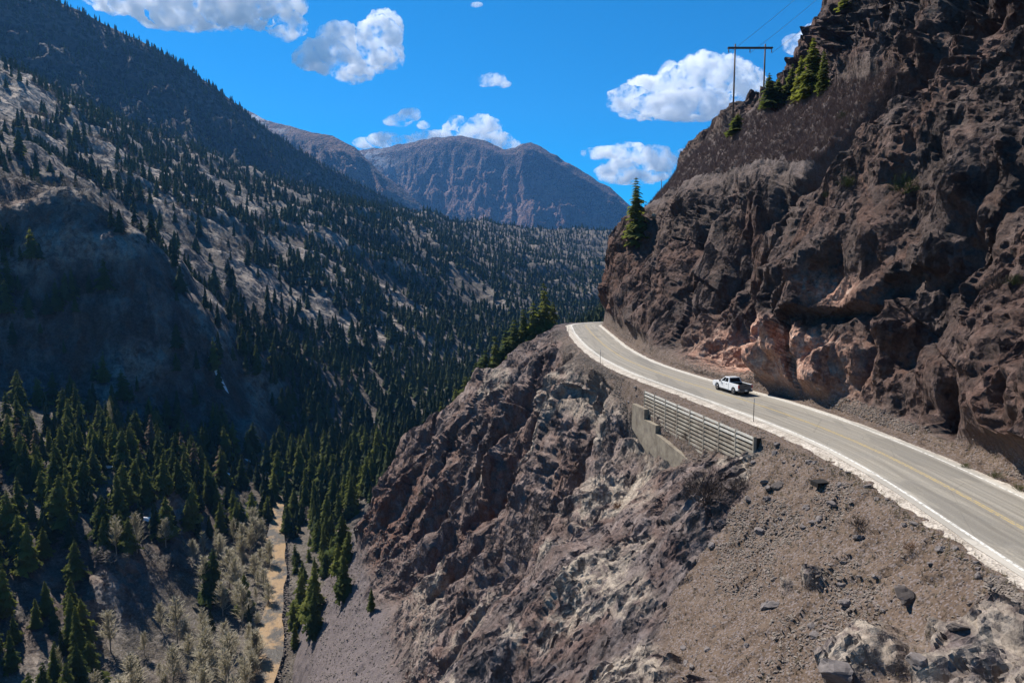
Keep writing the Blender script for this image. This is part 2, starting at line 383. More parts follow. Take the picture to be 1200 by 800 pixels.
    D += np.where(left, 2.0, 1.3)*tetra(axw(6.0, .13), 88, 3.3)+np.where(left, 1.0, .7)*tetra(axw(2.6, .12), 89, 4.4)
    D += np.where(left, 1.2, 1.8)*tetra(axw(4.8, .33), 83, 2.0)*(.4+.6*rough_)+1.15*tetra(axw(2.6, .5), 84, 2.9)*(.35+.65*rough_)*(.5+.5*rough2)
    D += .55*tetra(axw(1.35, .6), 85, 4.1)*rough2+.25*tetra(P/.7, 86, 5.0)*rough2
    D += soft(1.5*v1+.9*v5*rough_, 1)-1.0*np.exp(-(e1/.05)**2)*(id1 > .6)
    # bedding ledges
    def ledges(nb, sp, seed, irr):
        nb = np.array(nb, np.float32); nb /= np.linalg.norm(nb); q = P@nb/sp+irr*w1+irr*1.3*w2+.5*tetra(P/5, 87)
        k = np.floor(q); fr = q-k; rr_ = u01(h3(k, np.floor(fbm(P/9, 2, seed)*4), k*0, seed)); return (.15+1.3*rr_*rr_)*(np.where(fr < .78, fr/.78, (1-fr)/.22)-.45)
    LR = 1.7*ledges((.30, -.12, 1), 3.6, 5, 1.1)+.22*ledges((.25, -.1, 1), 1.3, 6, .8)
    LL = .6*ledges((.55, .25, .8), 3.8, 7, 1.0)
    ledR = sm(-.05, .35, w2+.5*sm(24, 50, zz)-.12)*(1+1.0*sm(13.2, 13.8, U))*sm(12, 30, zz)
    D += np.where(left, LL, LR*(.06+1.0*ledR))
    D += .25*fbm(aniso(P, 5, .35), 5, 31, .6, True)+.2*fbm(P/2.5, 4, 32)
    calm = sm(84, 64, yy+10*w1)*left*.9                                # low ribs only on the near slope
    D = D*(1-calm)+calm*(.3+np.maximum(.45*D, -.5)+.3*v3+.2*v4)
    fine = .55*v4+.5*v3+1.1*fbm(P/2.2, 4, 33)
    DD = D*(1-dirt)+dirt*(.16*fine+.5*w1+.25*np.maximum(v3, 0))
    # big clefts in the left bluff, running down the fall line
    def cleft(x0, z0, x1, z1, yc, wd, dep):
        t = np.clip((zz-z0)/(z1-z0), 0, 1); yl = yc+6*(t-.5)+3.0*w1
        return -dep*np.exp(-((yy-yl)/wd)**2)*sm(-1.5, -9, zz)*sm(1.9, 2.7, U)
    DD += np.where(~left, -6.5*np.exp(-((yy-(92-1.2*(zz-34)))/3.4)**2)*sm(20, 30, zz)*sm(62, 48, zz), 0)   # dark cleft beside the dome
    DD += np.where(left, cleft(0, -5, 0, -55, 143, 4.2, 9.0)+cleft(0, -5, 0, -55, 156, 1.8, 4.5)+cleft(0, -5, 0, -55, 128, 1.6, 3.0)+cleft(0, -5, 0, -55, 108, 2.0, 2.6), 0)
    verge = np.where((U > 6.1) & (U < 7), sm(7, 6.6, U)*.04, 0)+np.where((U > 8) & (U < 9.2), sm(8.1, 8.8, U)*.12, 0)
    Dv = DD*amp+verge*(v3*.8+fbm(P/1.0, 3, 41)*1.4)
    P2 = P+Nn*Dv[..., None].astype(np.float32)
    # rust and pale masks
    cl = np.where(left, 1.2*np.exp(-((yy-143)/7)**2)+.6*np.exp(-((yy-128)/4)**2)+.7*sm(3.4, 2.4, U)*sm(150, 170, yy), 0)
    rust = np.clip(cl*.8*(1-dirt)+np.where(~left, sm(.0, .45, w2+.2)*.4*sm(12, 10, U)+.5*sm(140, 170, yy), 0)+.3*(id1 > .82), 0, 1)*(1-.7*dirt)
    pale = np.where(left, np.maximum(sm(112, 84, yy)*sm(-40, -22, zz)*sm(.05, .25, fbm(P/9, 4, 51)+.12)*sm(5.9, 5.2, U), .8*sm(.15, .3, fbm(P/20, 3, 52))*sm(2, 2.4, U)), 0)
    redp = np.where(~left, np.exp(-((yy-95)/14)**4)*sm(10.9, 10.2, U+.3*w1), 0)
    redp = np.where(~left, np.exp(-((yy-93)/18)**4)*sm(9.5, 6.5, zz+3*w1)*sm(9.0, 9.2, U), 0)+np.where(~left, .8*np.exp(-(((yy-80)/3.5)**2+((zz-12)/1.6)**2)), 0)
    rust = np.maximum(rust, np.where(~left, sm(75, 45, yy)*.35*sm(30, 12, zz), 0))
    zone = np.stack([dirt, rust, pale, np.where(left, scree, dome*.8)], -1).reshape(-1, 4)
    me = mesh_np('terrain', P2.reshape(-1, 3), grid_faces(nr, len(u)), False)
    fd = dirt[:-1, :-1]; me.polygons.foreach_set('use_smooth', (fd > .4).ravel()); me.update()
    vcol(me, 'zone', zone)
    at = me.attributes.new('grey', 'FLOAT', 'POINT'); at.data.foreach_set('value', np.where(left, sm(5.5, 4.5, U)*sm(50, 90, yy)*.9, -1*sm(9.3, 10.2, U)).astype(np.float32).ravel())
    at = me.attributes.new('pink', 'FLOAT', 'POINT'); at.data.foreach_set('value', np.clip(redp, 0, 1).astype(np.float32).ravel())
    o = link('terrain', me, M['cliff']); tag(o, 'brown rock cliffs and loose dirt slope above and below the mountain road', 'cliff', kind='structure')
    return P2, U, Nn, dirt, ys, u
NP, NU, NN, NDIRT, NYS, Nu = near_terrain()
print('near', NP.shape, time.time()-T0)

# ------------------------------------------------------------------ projection helpers (used to find ground under things)
cp, sp_ = math.cos(PITCH), math.sin(PITCH)
def project(P):
    x = P[..., 0]; y = P[..., 1]; z = P[..., 2]-CAMZ
    d = y*cp-z*sp_; v = z*cp+y*sp_
    return 600+800*x/np.maximum(d, .1), 400-800*v/np.maximum(d, .1), d

# ------------------------------------------------------------------ opposite side of the gorge: heightfield through surveyed points
def W(px, py, d):   # pixel row measured against the horizon at 320 (level view)
    return ((px-600)/800*d, d, CAMZ-(py-320)/800*d)
OPP = [  # creek bed and gorge floor
 (-58, 140, -94), (-63, 182, -92), (-80, 231, -90), (-100, 300, -86), (-102, 360, -82), (-70, 450, -78), (-15, 600, -72), (60, 800, -60), (150, 1100, -42),
 (-48, 90, -97), (-42, 30, -99), (-40, -40, -101),
 # east side beyond the bluff
 (-30, 270, -62), (10, 270, -46), (60, 280, -30), (110, 320, 10), (0, 380, -55), (60, 420, -22), (160, 420, 60), (60, 600, -42), (150, 640, 0), (300, 640, 90), (170, 900, -20), (300, 900, 50), (280, 1200, 10), (420, 1300, 90), (460, 1800, 120), (700, 1800, 260), (900, 2400, 330),
 # west wall, low
 (-85, 100, -93), (-95, 40, -94), (-118, 150, -90), W(0, 800, 165), W(120, 790, 185), W(150, 650, 215), W(60, 600, 215), W(200, 600, 250), W(0, 600, 215), W(250, 690, 235), W(290, 620, 275), W(280, 560, 310), W(0, 520, 255), W(120, 520, 275), W(0, 430, 300), W(110, 440, 330), W(220, 480, 340), W(330, 540, 370), W(400, 520, 410),
 (-240, 120, -40), (-300, 0, 20), (-360, 150, 60), (-200, 20, -60),
 W(0, 350, 330), W(0, 222, 350), W(60, 236, 350), W(120, 268, 352), W(170, 312, 350), W(220, 380, 350), W(0, 212, 420), W(120, 290, 430), W(190, 330, 420),
 W(300, 430, 400), W(380, 440, 480), W(470, 450, 520), W(560, 430, 620), W(620, 400, 700),
 W(250, 330, 500), W(330, 350, 560), W(400, 350, 640), W(480, 365, 720), W(560, 370, 800), W(640, 360, 950), W(700, 345, 1150),
 W(60, 190, 520), W(0, 160, 560), W(150, 225, 600), W(250, 270, 620), W(350, 290, 720), W(450, 300, 850), W(540, 310, 1000), W(620, 315, 1250), W(700, 312, 1600),
 W(0, 82, 760), W(130, 150, 860), W(220, 185, 950), W(300, 212, 1060), W(360, 226, 1180), W(430, 246, 1350), W(500, 258, 1550), W(570, 265, 1800), W(640, 276, 2100), W(700, 292, 2400), W(740, 300, 2700),
 (-700, 500, 290), (-500, 300, 190), (-900, 900, 380), (-650, 1300, 215), (-300, 1700, 110), (-100, 2200, 90), (200, 2700, 60), (-1000, 1600, 300), (600, 2900, 140), (1000, 3000, 300)]
OA = np.array(OPP, float)
def tps_fit(A, lam=60.0):
    S = 300.0; X = A[:, :2]/S; n = len(X)
    r = np.linalg.norm(X[:, None]-X[None], axis=-1); K = np.where(r > 0, r*r*np.log(np.maximum(r, 1e-9)), 0)+np.eye(n)*lam*1e-4
    Pm = np.c_[np.ones(n), X]; Mx = np.block([[K, Pm], [Pm.T, np.zeros((3, 3))]]); s = np.linalg.solve(Mx, np.r_[A[:, 2], 0, 0, 0])
    def f(x, y):
        x = np.asarray(x, float)/S; y = np.asarray(y, float)/S; out = s[n]+s[n+1]*x+s[n+2]*y
        for i in range(n):
            r2 = (x-X[i, 0])**2+(y-X[i, 1])**2; out = out+s[i]*.5*r2*np.log(np.maximum(r2, 1e-12))
        return out
    return f
opp_f = tps_fit(OA)
def opp_terrain():
    ys = [-60.0]
    while ys[-1] < 2900: ys.append(ys[-1]+max(1.3, .0052*ys[-1]))
    ys = np.array(ys)
    # columns: world x measured from a line running along the valley, spreading out with distance
    uu = np.concatenate([np.linspace(-1.05, .12, 620), np.linspace(.12, .62, 90)[1:]])
    sp = np.maximum(ys, 150)
    X = uu[None, :]*sp[:, None]; X[:, 0] -= 300; Y = np.repeat(ys[:, None], len(uu), 1)
    Z = opp_f(X, Y)
    ds = 6.0; sx = (opp_f(X+ds, Y)-Z)/ds; sy = (opp_f(X, Y+ds)-Z)/ds; slope = np.sqrt(sx*sx+sy*sy)
    P = np.stack([X, Y, Z], -1).astype(np.float32)
    cz = np.interp(Y, [-60, 30, 182, 300, 450, 800, 1100], [-101, -99, -92, -86, -78, -60, -42])
    hab = np.clip((Z-cz), 0, 400)
    am = sm(1, 16, hab)
    fs = np.clip(Y/500, .35, 2.2)
    w1 = fbm(P/60, 4, 61); w2 = fbm(P/160, 3, 62)
    v1, e1, _ = facets((P+14*np.stack([w1, w2, w1], -1))/48*np.array([1, 1, .6]), 63, 1.0)
    v2, e2, _ = facets((P+5*w1[..., None])/17*np.array([1, 1, .6]), 64, 1.0)
    v3, e3, _ = facets(P/6.5, 65, 1.0)
    rg = fbm(np.stack([X*.9+Y*.45, Y-.5*X, Z*.5], -1)/85, 5, 66, .55, True)
    rock = sm(.45, .95, slope+.35*w1+.25*rg)
    knob = np.exp(-(((X+265)/55)**2+((Y-350)/28)**2)**2)      # the big rounded outcrop on the west wall
    rock = np.clip(np.maximum(rock, knob), 0, 1)
    nf = sm(700, 350, Y)
    T1, T2, T3 = tetra(P/np.array([60, 60, 42], np.float32), 91, .4), tetra(P/np.array([24, 24, 16], np.float32), 92, 1.3), tetra(P/9, 93, 2.2)
    Dz = am*(8*rg*fs+6*w1*fs+(.35+.65*rock)*(.4+.6*nf)*(9*T1+5.0*T2+1.8*T3+.7*tetra(P/4, 94, 3.))+(1-rock)*.5*v3)
    Z2 = Z+Dz
    P[..., 2] = Z2
    # sink where the near sheet is
    near = (Y > -60) & (Y < 262); lim = np.interp(Y, [-60, 30, 182, 231, 258], [-42, -46, -63, -80, -88])
    # west bank cave: a dark hollow under the rock shelf
    dirt = np.clip(1-rock*1.2+.25*fbm(P/25, 3, 67), 0, 1)
    rust = np.clip(sm(.15, .5, fbm(P/70, 4, 68))*.8*rock+.5*np.exp(-(((X+105)/12)**2+((Y-262)/16)**2)), 0, 1)
    pale = np.maximum(sm(.1, .45, rg+.3*w1)*sm(450, 620, Y)*.9, .7*sm(0, .5, T2)*sm(500, 400, Y))
    me = mesh_np('hills', P.reshape(-1, 3), grid_faces(len(ys), len(uu)), True)
    vcol(me, 'zone', np.stack([dirt*.8, rust, pale, dirt*0], -1).reshape(-1, 4))
    o = link('hills', me, M['slope']); tag(o, 'wooded rocky mountainside across the deep gorge', 'hillside', kind='structure')
    return P, ys, uu, sp, rock, w1, rg
OP, OYS, OUU, OSP, OROCK, OW1, ORG = opp_terrain()
print('opp', OP.shape, time.time()-T0)
def bil(A, x, y):
    r = np.interp(y, OYS, np.arange(len(OYS))); sp = np.maximum(y, 150); c = np.interp(x/sp, OUU, np.arange(len(OUU)))
    r0 = np.clip(r.astype(int), 0, len(OYS)-2); c0 = np.clip(c.astype(int), 0, len(OUU)-2); fr = r-r0; fc = c-c0
    return A[r0, c0]*(1-fr)*(1-fc)+A[r0+1, c0]*fr*(1-fc)+A[r0, c0+1]*(1-fr)*fc+A[r0+1, c0+1]*fr*fc

# ------------------------------------------------------------------ far mountains
def mat_mountain(name, rockd, rockl, forest, snow_z=None):
    m, t, b = newmat(name, .95); n = N(t); v = n.coord(); vz = n.coord((1, 1, .3)); z = n.sep(n.attr('zone'))
    c = n.mix(n.ramp(n.noise(vz, .012, 8, .68), [(.35, 0.), (.65, 1.)]), rockd, rockl)
    c = n.mix(n.ramp(n.noise(v, .05, 6, .7), [(.35, 0.), (.7, .6)]), c, rockl)
    c = n.mix(n.ramp(n.noise(n.coord((.25, .25, 3)), .012, 4, .6), [(.48, 0.), (.6, .6)]), c, rockd)
    fm = n.math('MULTIPLY', n.ramp(n.noise(v, .028, 8, .75), [(.42, 0.), (.52, 1.)]), 1.0)
    fm = n.ramp(n.math('ADD', fm, n.math('SUBTRACT', n.math('MULTIPLY', z[0], 2.0), 1.0)), [(.35, 0.), (.65, 1.)])
    dots = n.ramp(n.voro(v, .09), [(.35, 1.), (.62, 0.)]); fm = n.math('MULTIPLY', fm, dots)
    c = n.mix(fm, c, forest)
    sm_ = n.math('MULTIPLY', z[2], n.ramp(n.noise(v, .02, 7, .7), [(.47, 0.), (.52, 1.)]))
    c = n.mix(sm_, c, (.75, .78, .82))
    t.links.new(c, b.inputs['Base Color'])
    h = n.math('ADD', n.noise(v, .03, 8, .72), n.math('MULTIPLY', dots, .25))
    t.links.new(n.bump(h, 28, .9), b.inputs['Normal'])
    return m
M['far_mountain'] = mat_mountain('far_mountain', (.085, .05, .042), (.26, .165, .135), (.016, .03, .03))
M['ridge_mountain'] = mat_mountain('ridge_mountain', (.05, .042, .04), (.15, .13, .12), (.022, .030, .024))
def mountain(name, label, crest, dirv, slope, L, back, mat, seed, rib, jag, forest_f, snow_f, ns=420, ntt=200, lumps=60):
    C = np.array(crest, float); d = np.r_[0, np.cumsum(np.linalg.norm(np.diff(C[:, :2], axis=0), axis=1))]
    s = np.linspace(0, d[-1], ns); cx, cy, cz = [np.interp(s, d, C[:, k]) for k in range(3)]
    tt = np.concatenate([np.linspace(-back, 0, 24, endpoint=False), L*np.linspace(0, 1, ntt)**1.15])
    dv = np.array(dirv, float); dv /= np.linalg.norm(dv)
    X = cx[:, None]+dv[0]*tt; Y = cy[:, None]+dv[1]*tt
    S = np.repeat(s[:, None], len(tt), 1); T = np.repeat(tt[None, :], ns, 0)
    sl = np.interp(tt, [q[0]*L for q in slope], [q[1] for q in slope])  # drop fraction of L
    Z = cz[:, None]-np.where(tt < 0, -tt*.55, sl*L)[None, :]
    down = sm(0.03*L, .2*L, T)
    A = np.stack([S/rib+.8*fbm(np.stack([S/400, T/400, S*0], -1), 3, seed+5), T/(rib*3.2), S*0], -1).astype(np.float32)
    rg = fbm(A, 5, seed, .55, True); P = np.stack([X, Y, Z], -1).astype(np.float32)
    fb = fbm(P/lumps, 5, seed+1, .6)
    fv, fe, _ = facets(P/(lumps*.8)*np.array([1, 1, .45]), seed+3, 1.0)
    D = -rib*.62*(.5-rg)*down*(T > 0)+jag*fb*(.22+.78*down)+jag*1.1*fv*down+jag*(.9*tetra(P/(lumps*1.7), seed+8, .4)+.6*tetra(P/(lumps*.7), seed+9, 1.4))*(.25+.75*down)
    P[..., 2] += D
    me = mesh_np(name, P.reshape(-1, 3), grid_faces(ns, len(tt), flip=True), True)
    fo = np.clip(forest_f(S/d[-1], T/L)+.45*fb-.25*rg, 0, 1); sn = np.clip(snow_f(S/d[-1], T/L), 0, 1)
    vcol(me, 'zone', np.stack([fo, rg, sn], -1).reshape(-1, 3))
    o = link(name, me, mat); tag(o, label, 'mountain', kind='structure'); return P, fo
WL = [W(360, 205, 5200), W(385, 190, 5100), W(420, 180, 5000), W(460, 176, 4900), W(500, 168, 4800), W(540, 164, 4700), W(570, 171, 4600), W(590, 179, 4550), W(604, 179, 4520), W(612, 173, 4500), W(622, 171, 4500), W(634, 177, 4480), W(650, 186, 4450), W(685, 206, 4400), (620, 4350, 15+97*4350/800), W(737, 243, 4300), W(770, 262, 4250), W(830, 290, 4200), W(950, 330, 4200)]
mountain('mountain', 'distant blunt peak with ribbed red brown cliffs above forest', WL, (.02, -1), [(0, 0), (.05, .04), (.16, .26), (.3, .40), (.6, .6), (1, .82)], 1250, 900, M['far_mountain'], 80, 150, 42,
         lambda s, t: np.where(t < .12, .62, np.where(t < .38, .25, .72))+.4*sm(.45, .2, s), lambda s, t: np.exp(-((s-.13)/.07)**2-((t-.10)/.08)**2)*1.0, 520, 220, 90)
WL2 = [W(180, 105, 3900), W(250, 115, 3800), W(300, 137, 3700), W(320, 147, 3650), W(345, 152, 3600), W(372, 160, 3500), W(395, 164, 3450), W(420, 176, 3400), W(450, 205, 3400), W(500, 245, 3400), W(560, 280, 3400)]
mountain('mountain', 'distant blue ridge with thin snow along its crest', WL2, (.25, -1), [(0, 0), (.3, .22), (1, .7)], 900, 600, M['far_mountain'], 90, 130, 22,
         lambda s, t: .5+0*s, lambda s, t: sm(.16, .03, t)*sm(.55, .3, s)*1.0, 300, 130, 80)
WL3 = [W(-420, -190, 1150), W(-200, -120, 1200), W(-60, -60, 1300), W(0, -22, 1350), W(55, 4, 1400), W(110, 24, 1450), W(180, 58, 1500), W(230, 88, 1560), W(280, 124, 1620), W(300, 142, 1660), W(335, 168, 1740), W(375, 192, 1820), W(430, 222, 1950), W(480, 248, 2100), W(540, 268, 2300)]
RP_, RFO = mountain('mountain', 'steep dark forested mountain ridge with grey rock bands', WL3, (.62, -.78), [(0, 0), (.25, .26), (1, .72)], 620, 500, M['ridge_mountain'], 100, 70, 15,
         lambda s, t: .75+0*s, lambda s, t: .0*sm(.75, .2, t)*np.ones_like(s), 620, 170, 40)

# ------------------------------------------------------------------ road
def mat_road():
    m, t, b = newmat('asphalt', .85); n = N(t); uv = t.nodes.new('ShaderNodeUVMap').outputs[0]; v = n.coord()
    def uvn(sc_, scale, det=4):
        mp = t.nodes.new('ShaderNodeMapping'); mp.inputs['Scale'].default_value = sc_; t.links.new(uv, mp.inputs[0]); return n.noise(mp.outputs[0], scale, det, .6)
    c = n.mix(n.ramp(uvn((1, .012, 1), 2.2, 5), [(.35, 0.), (.65, 1.)]), (.20, .178, .148), (.34, .308, .255))
    c = n.mix(n.ramp(n.noise(v, .35, 6, .7), [(.4, 0.), (.7, .6)]), c, (.25, .235, .21))
    c = n.mix(n.ramp(n.noise(v, 9, 4, .8), [(.45, 0.), (.75, .45)]), c, (.07, .066, .06))
    ed = n.attr('edge', 'Fac')
    c = n.mix(n.ramp(n.math('ADD', ed, n.math('MULTIPLY', uvn((1, .06, 1), 3, 4), .7)), [(.62, 0.), (1.15, .9)]), c, (.50, .46, .40))
    crack = n.math('MULTIPLY', n.ramp(n.voro(n.coord((1, .45, 1)), .32, 'DISTANCE_TO_EDGE'), [(0., 1.), (.012, 0.)]), .22)
    c = n.mix(crack, c, (.05, .048, .045)); c = n.mix(n.ramp(n.noise(n.coord((.5, .12, 1)), .5, 3, .5), [(.56, 0.), (.575, .35)]), c, (.13, .122, .11))
    t.links.new(c, b.inputs['Base Color']); t.links.new(n.bump(n.noise(v, 12, 4, .8), .02, .5), b.inputs['Normal']); return m
M['asphalt'] = mat_road()
def mat_paint(name, colr, wear=.5):
    m, t, b = newmat(name, .8); n = N(t); v = n.coord()
    c = n.mix(n.ramp(n.noise(v, 3.5, 6, .75), [(wear-.08, 0.), (wear+.12, 1.)]), colr, (.24, .225, .20)); t.links.new(c, b.inputs['Base Color']); return m
M['white_paint'] = mat_paint('white_paint', (.72, .70, .65), .52); M['yellow_paint'] = mat_paint('yellow_paint', (.50, .36, .12), .52)
m, t, b = newmat('gravel', .95); n = N(t); v = n.coord()
c = n.mix(n.ramp(n.noise(v, .8, 5, .7), [(.35, 0.), (.65, 1.)]), (.33, .285, .235), (.58, .52, .45)); c = n.mix(n.ramp(n.sep(n.voro(v, 7, 'F1', 'Color'))[0], [(.7, 0.), (.8, .55)]), c, (.2, .17, .145))
t.links.new(c, b.inputs['Base Color']); t.links.new(n.bump(n.voro(v, 7), .06, .8), b.inputs['Normal']); M['gravel'] = m
# centreline: follows the bench, then bends right round the cliff nose
cyv = np.arange(-14, 196, 1.0); cl = np.stack([(roadL(cyv)+roadR(cyv))/2, cyv], -1)
wd = (roadR(cyv)-roadL(cyv))/2
arc = []
px_, py_, a = cl[-1, 0], cl[-1, 1], math.atan2(cl[-1, 1]-cl[-3, 1], cl[-1, 0]-cl[-3, 0])
for k in range(26):
    a -= R(4.2); px_ += math.cos(a); py_ += math.sin(a); arc.append((px_, py_))
for k in range(40): px_ += math.cos(a); py_ += math.sin(a); arc.append((px_, py_))
cl = np.r_[cl, np.array(arc)]; wd = np.r_[wd, np.full(len(arc), wd[-1])]
tg = np.gradient(cl, axis=0); tg /= np.linalg.norm(tg, axis=1, keepdims=True); nm = np.stack([tg[:, 1], -tg[:, 0]], -1)  # to the right
hw = wd*np.abs(nm[:, 0]); hw[cyv.size:] = hw[cyv.size-1]
sl_ = np.r_[0, np.cumsum(np.linalg.norm(np.diff(cl, axis=0), axis=1))]
rz = -4.0*sm(232, 262, sl_)
def ribbon(name, offs, z, mat, wob=0, i0=0, i1=None, seed=0, edge=None):
    i1 = i1 or len(cl); q = slice(i0, i1); n_ = i1-i0
    cols_ = []
    for j, of in enumerate(offs):
        o_ = of[0]*hw[q]+of[1]
        if wob: o_ = o_+wob*vnoise(np.stack([sl_[q]/2.3, np.full(n_, j*7.7), np.zeros(n_)], -1), seed)
        cols_.append(np.c_[cl[q]+nm[q]*o_[:, None], z+(of[2] if len(of) > 2 else 0)+rz[q]])
    V = np.stack(cols_, 1); me = mesh_np(name, V.reshape(-1, 3), grid_faces(n_, len(offs), False), False)
    uvl = me.uv_layers.new(name='UVMap'); vi = np.zeros(len(me.loops), np.int32); me.loops.foreach_get('vertex_index', vi)
    uu_ = np.tile(np.array([o_[0]*4.4+o_[1] for o_ in offs]), n_); vv_ = np.repeat(sl_[q], len(offs)); uvl.data.foreach_set('uv', np.c_[uu_[vi], vv_[vi]].astype(np.float32).ravel())
    if edge is not None:
        at = me.attributes.new('edge', 'FLOAT', 'POINT'); at.data.foreach_set('value', np.tile(np.array(edge, np.float32), n_))
    o = link(name, me, mat); tag(o, kind='structure'); return o
e_ = [1, .45, 0, 0, 0, 0, 0, .45, 1]
tag(ribbon('road', [(-1, -.1), (-1, .7), (-1, 1.6), (-.5, 0), (0, 0), (.5, 0), (1, -1.6), (1, -.7), (1, .1)], 0.02, M['asphalt'], .10, edge=e_), 'worn grey two lane mountain road bending around the cliff', 'road')
tag(ribbon('road_shoulder', [(-1, -1.15, -.16), (-1, -.5, -.03), (-1, .25)], -.0, M['gravel'], .13, seed=3), 'pale gravel shoulder strip along the drop side of the road', 'road shoulder')
tag(ribbon('road_shoulder', [(1, -.15), (1, .45, -.02), (1, .95, -.14)], -.0, M['gravel'], .13, seed=4), 'pale gravel shoulder strip along the foot of the cliff', 'road shoulder')
tag(ribbon('road_marking', [(-1, .42), (-1, .64)], .026, M['white_paint']), 'white edge line on the drop side of the road', 'road marking')
tag(ribbon('road_marking', [(1, -.56), (1, -.40)], .026, M['white_paint']), 'white edge line on the cliff side of the road', 'road marking')
tag(ribbon('road_marking', [(0, -.16), (0, -.06)], .026, M['yellow_paint']), 'faded yellow centre line, strip nearer the drop', 'road marking')
tag(ribbon('road_marking', [(0, .06), (0, .16)], .026, M['yellow_paint']), 'faded yellow centre line, strip nearer the cliff', 'road marking')

# ------------------------------------------------------------------ creek
def mat_water():
    m, t, b = newmat('creek_water', .5); n = N(t); v = n.coord()
    c = n.mix(n.ramp(n.noise(v, .13, 5, .7), [(.44, 0.), (.56, 1.)]), (.05, .04, .03), (.27, .165, .07))
    t.links.new(c, b.inputs['Base Color']); t.links.new(n.bump(n.noise(n.coord((1, .5, 1)), 1.3, 5, .7), .25, .7), b.inputs['Normal']); return m
ck = np.array([(-44, 60, -96.5), (-54, 120, -94.0), (-63, 160, -92.5), (-66, 182, -91.2), (-71, 200, -90.4), (-81, 228, -88.7), (-90, 255, -87.5), (-100, 290, -85)])
cs = np.linspace(0, len(ck)-1, 240); ckx, cky, ckz = [np.interp(cs, np.arange(len(ck)), ck[:, k]) for k in range(3)]

ckh = bil(OP[..., 2], ckx, cky)
wid = 1.55+.5*vnoise(np.stack([cs*2.2, cs*0, cs*0], -1), 5)
ckV = []
for j, o_ in enumerate((-1.6, -.8, 0, .8, 1.6)): ckV.append(np.c_[ckx-1.2+2.2*vnoise(np.stack([cs*1.3, cs*0, cs*0], -1), 9)+o_*wid*1.2, cky, np.maximum(ckz, ckh)+.35-.02*abs(o_)])
ckV = np.stack(ckV, 1); me = mesh_np('creek', ckV.reshape(-1, 3), grid_faces(240, 5), True)
tag(link('creek', me, mat_water()), 'ochre stained creek on the gorge floor between the trees', 'creek', kind='structure')

# ------------------------------------------------------------------ ground lookups
NPf = NP.reshape(-1, 3); n_px, n_py, n_d = project(NPf)
def pick(px, py, rad=4.0):
    """ground point of the near terrain seen at this place of the view from the road bench"""
    m = (np.abs(n_px-px) < rad) & (np.abs(n_py-py) < rad) & (n_d > 5)
    if not m.any(): return pick(px, py, rad*2) if rad < 60 else NPf[0]
    i = np.nonzero(m)[0]; return NPf[i[np.argmin(n_d[i])]]
def near_z(x, y):
    r = int(np.clip(np.interp(y, NYS, np.arange(len(NYS))), 0, len(NYS)-1)); row = NP[r]; i = np.argmin(np.abs(row[:, 0]-x)+0*row[:, 2]); return float(row[i, 2])
CE = 8; ZB = np.full((120, 170), 1e9)
for PP in (NPf, OP.reshape(-1, 3), RP_.reshape(-1, 3)):
    a, b, d = project(PP); ii = np.floor(b/CE).astype(int)+10; jj = np.floor(a/CE).astype(int)+10; k = (d > 3) & (ii >= 0) & (ii < 120) & (jj >= 0) & (jj < 170)
    np.minimum.at(ZB, (ii[k], jj[k]), d[k])
def visible(P, tol=1.05):
    a, b, d = project(P); ii = np.clip(np.floor(b/CE).astype(int)+10, 0, 119); jj = np.clip(np.floor(a/CE).astype(int)+10, 0, 169)
    return (d > 3) & (a > -30) & (a < 1230) & (b > -30) & (b < 830) & (d < ZB[ii, jj]*tol+4)

# ------------------------------------------------------------------ vegetation materials
def mat_leaf(name, c0, c1, sat=.5, attr=None, trans=0):
    m, t, b = newmat(name, .9); n = N(t); v = n.coord(); oi = t.nodes.new('ShaderNodeObjectInfo')
    f = n.ramp(n.noise(v, .7, 3, .7), [(.3, 0.), (.7, 1.)])
    if attr: f = n.math('ADD', n.math('MULTIPLY', f, .35), n.math('MULTIPLY', n.attr(attr, 'Fac'), .65))
    else: f = n.math('ADD', n.math('MULTIPLY', f, .4), n.math('MULTIPLY', oi.outputs['Random'], .6))
    c = n.mix(f, c0, c1)
    t.links.new(c, b.inputs['Base Color']); b.inputs['Specular IOR Level'].default_value = .1
    if trans:
        tl = t.nodes.new('ShaderNodeBsdfTranslucent'); ms = t.nodes.new('ShaderNodeMixShader'); ms.inputs[0].default_value = trans; t.links.new(n.mix(1.0, c, (1.5, 1.5, .9), 'MULTIPLY'), tl.inputs[0])
        t.links.new(b.outputs[0], ms.inputs[1]); t.links.new(tl.outputs[0], ms.inputs[2]); t.links.new(ms.outputs[0], t.nodes['Material Output'].inputs['Surface'])
    return m
M['needles'] = mat_leaf('needles', (.030, .052, .018), (.19, .195, .045), trans=.45)
M['needles_far'] = mat_leaf('needles_far', (.020, .032, .018), (.085, .098, .034), attr='tint', trans=.25)
M['needles_dead'] = mat_leaf('needles_dead', (.10, .065, .04), (.17, .12, .075))
M['twigs_grey'] = mat_leaf('twigs_grey', (.27, .24, .18), (.44, .39, .30), trans=.2)
M['bark'] = mat_leaf('bark', (.05, .038, .028), (.09, .07, .055))
M['bark_pale'] = mat_leaf('bark_pale', (.25, .23, .19), (.40, .37, .31))
M['brush'] = mat_leaf('brush', (.05, .038, .034), (.12, .092, .08))
M['brush_rust'] = mat_leaf('brush_rust', (.15, .075, .04), (.24, .14, .08))

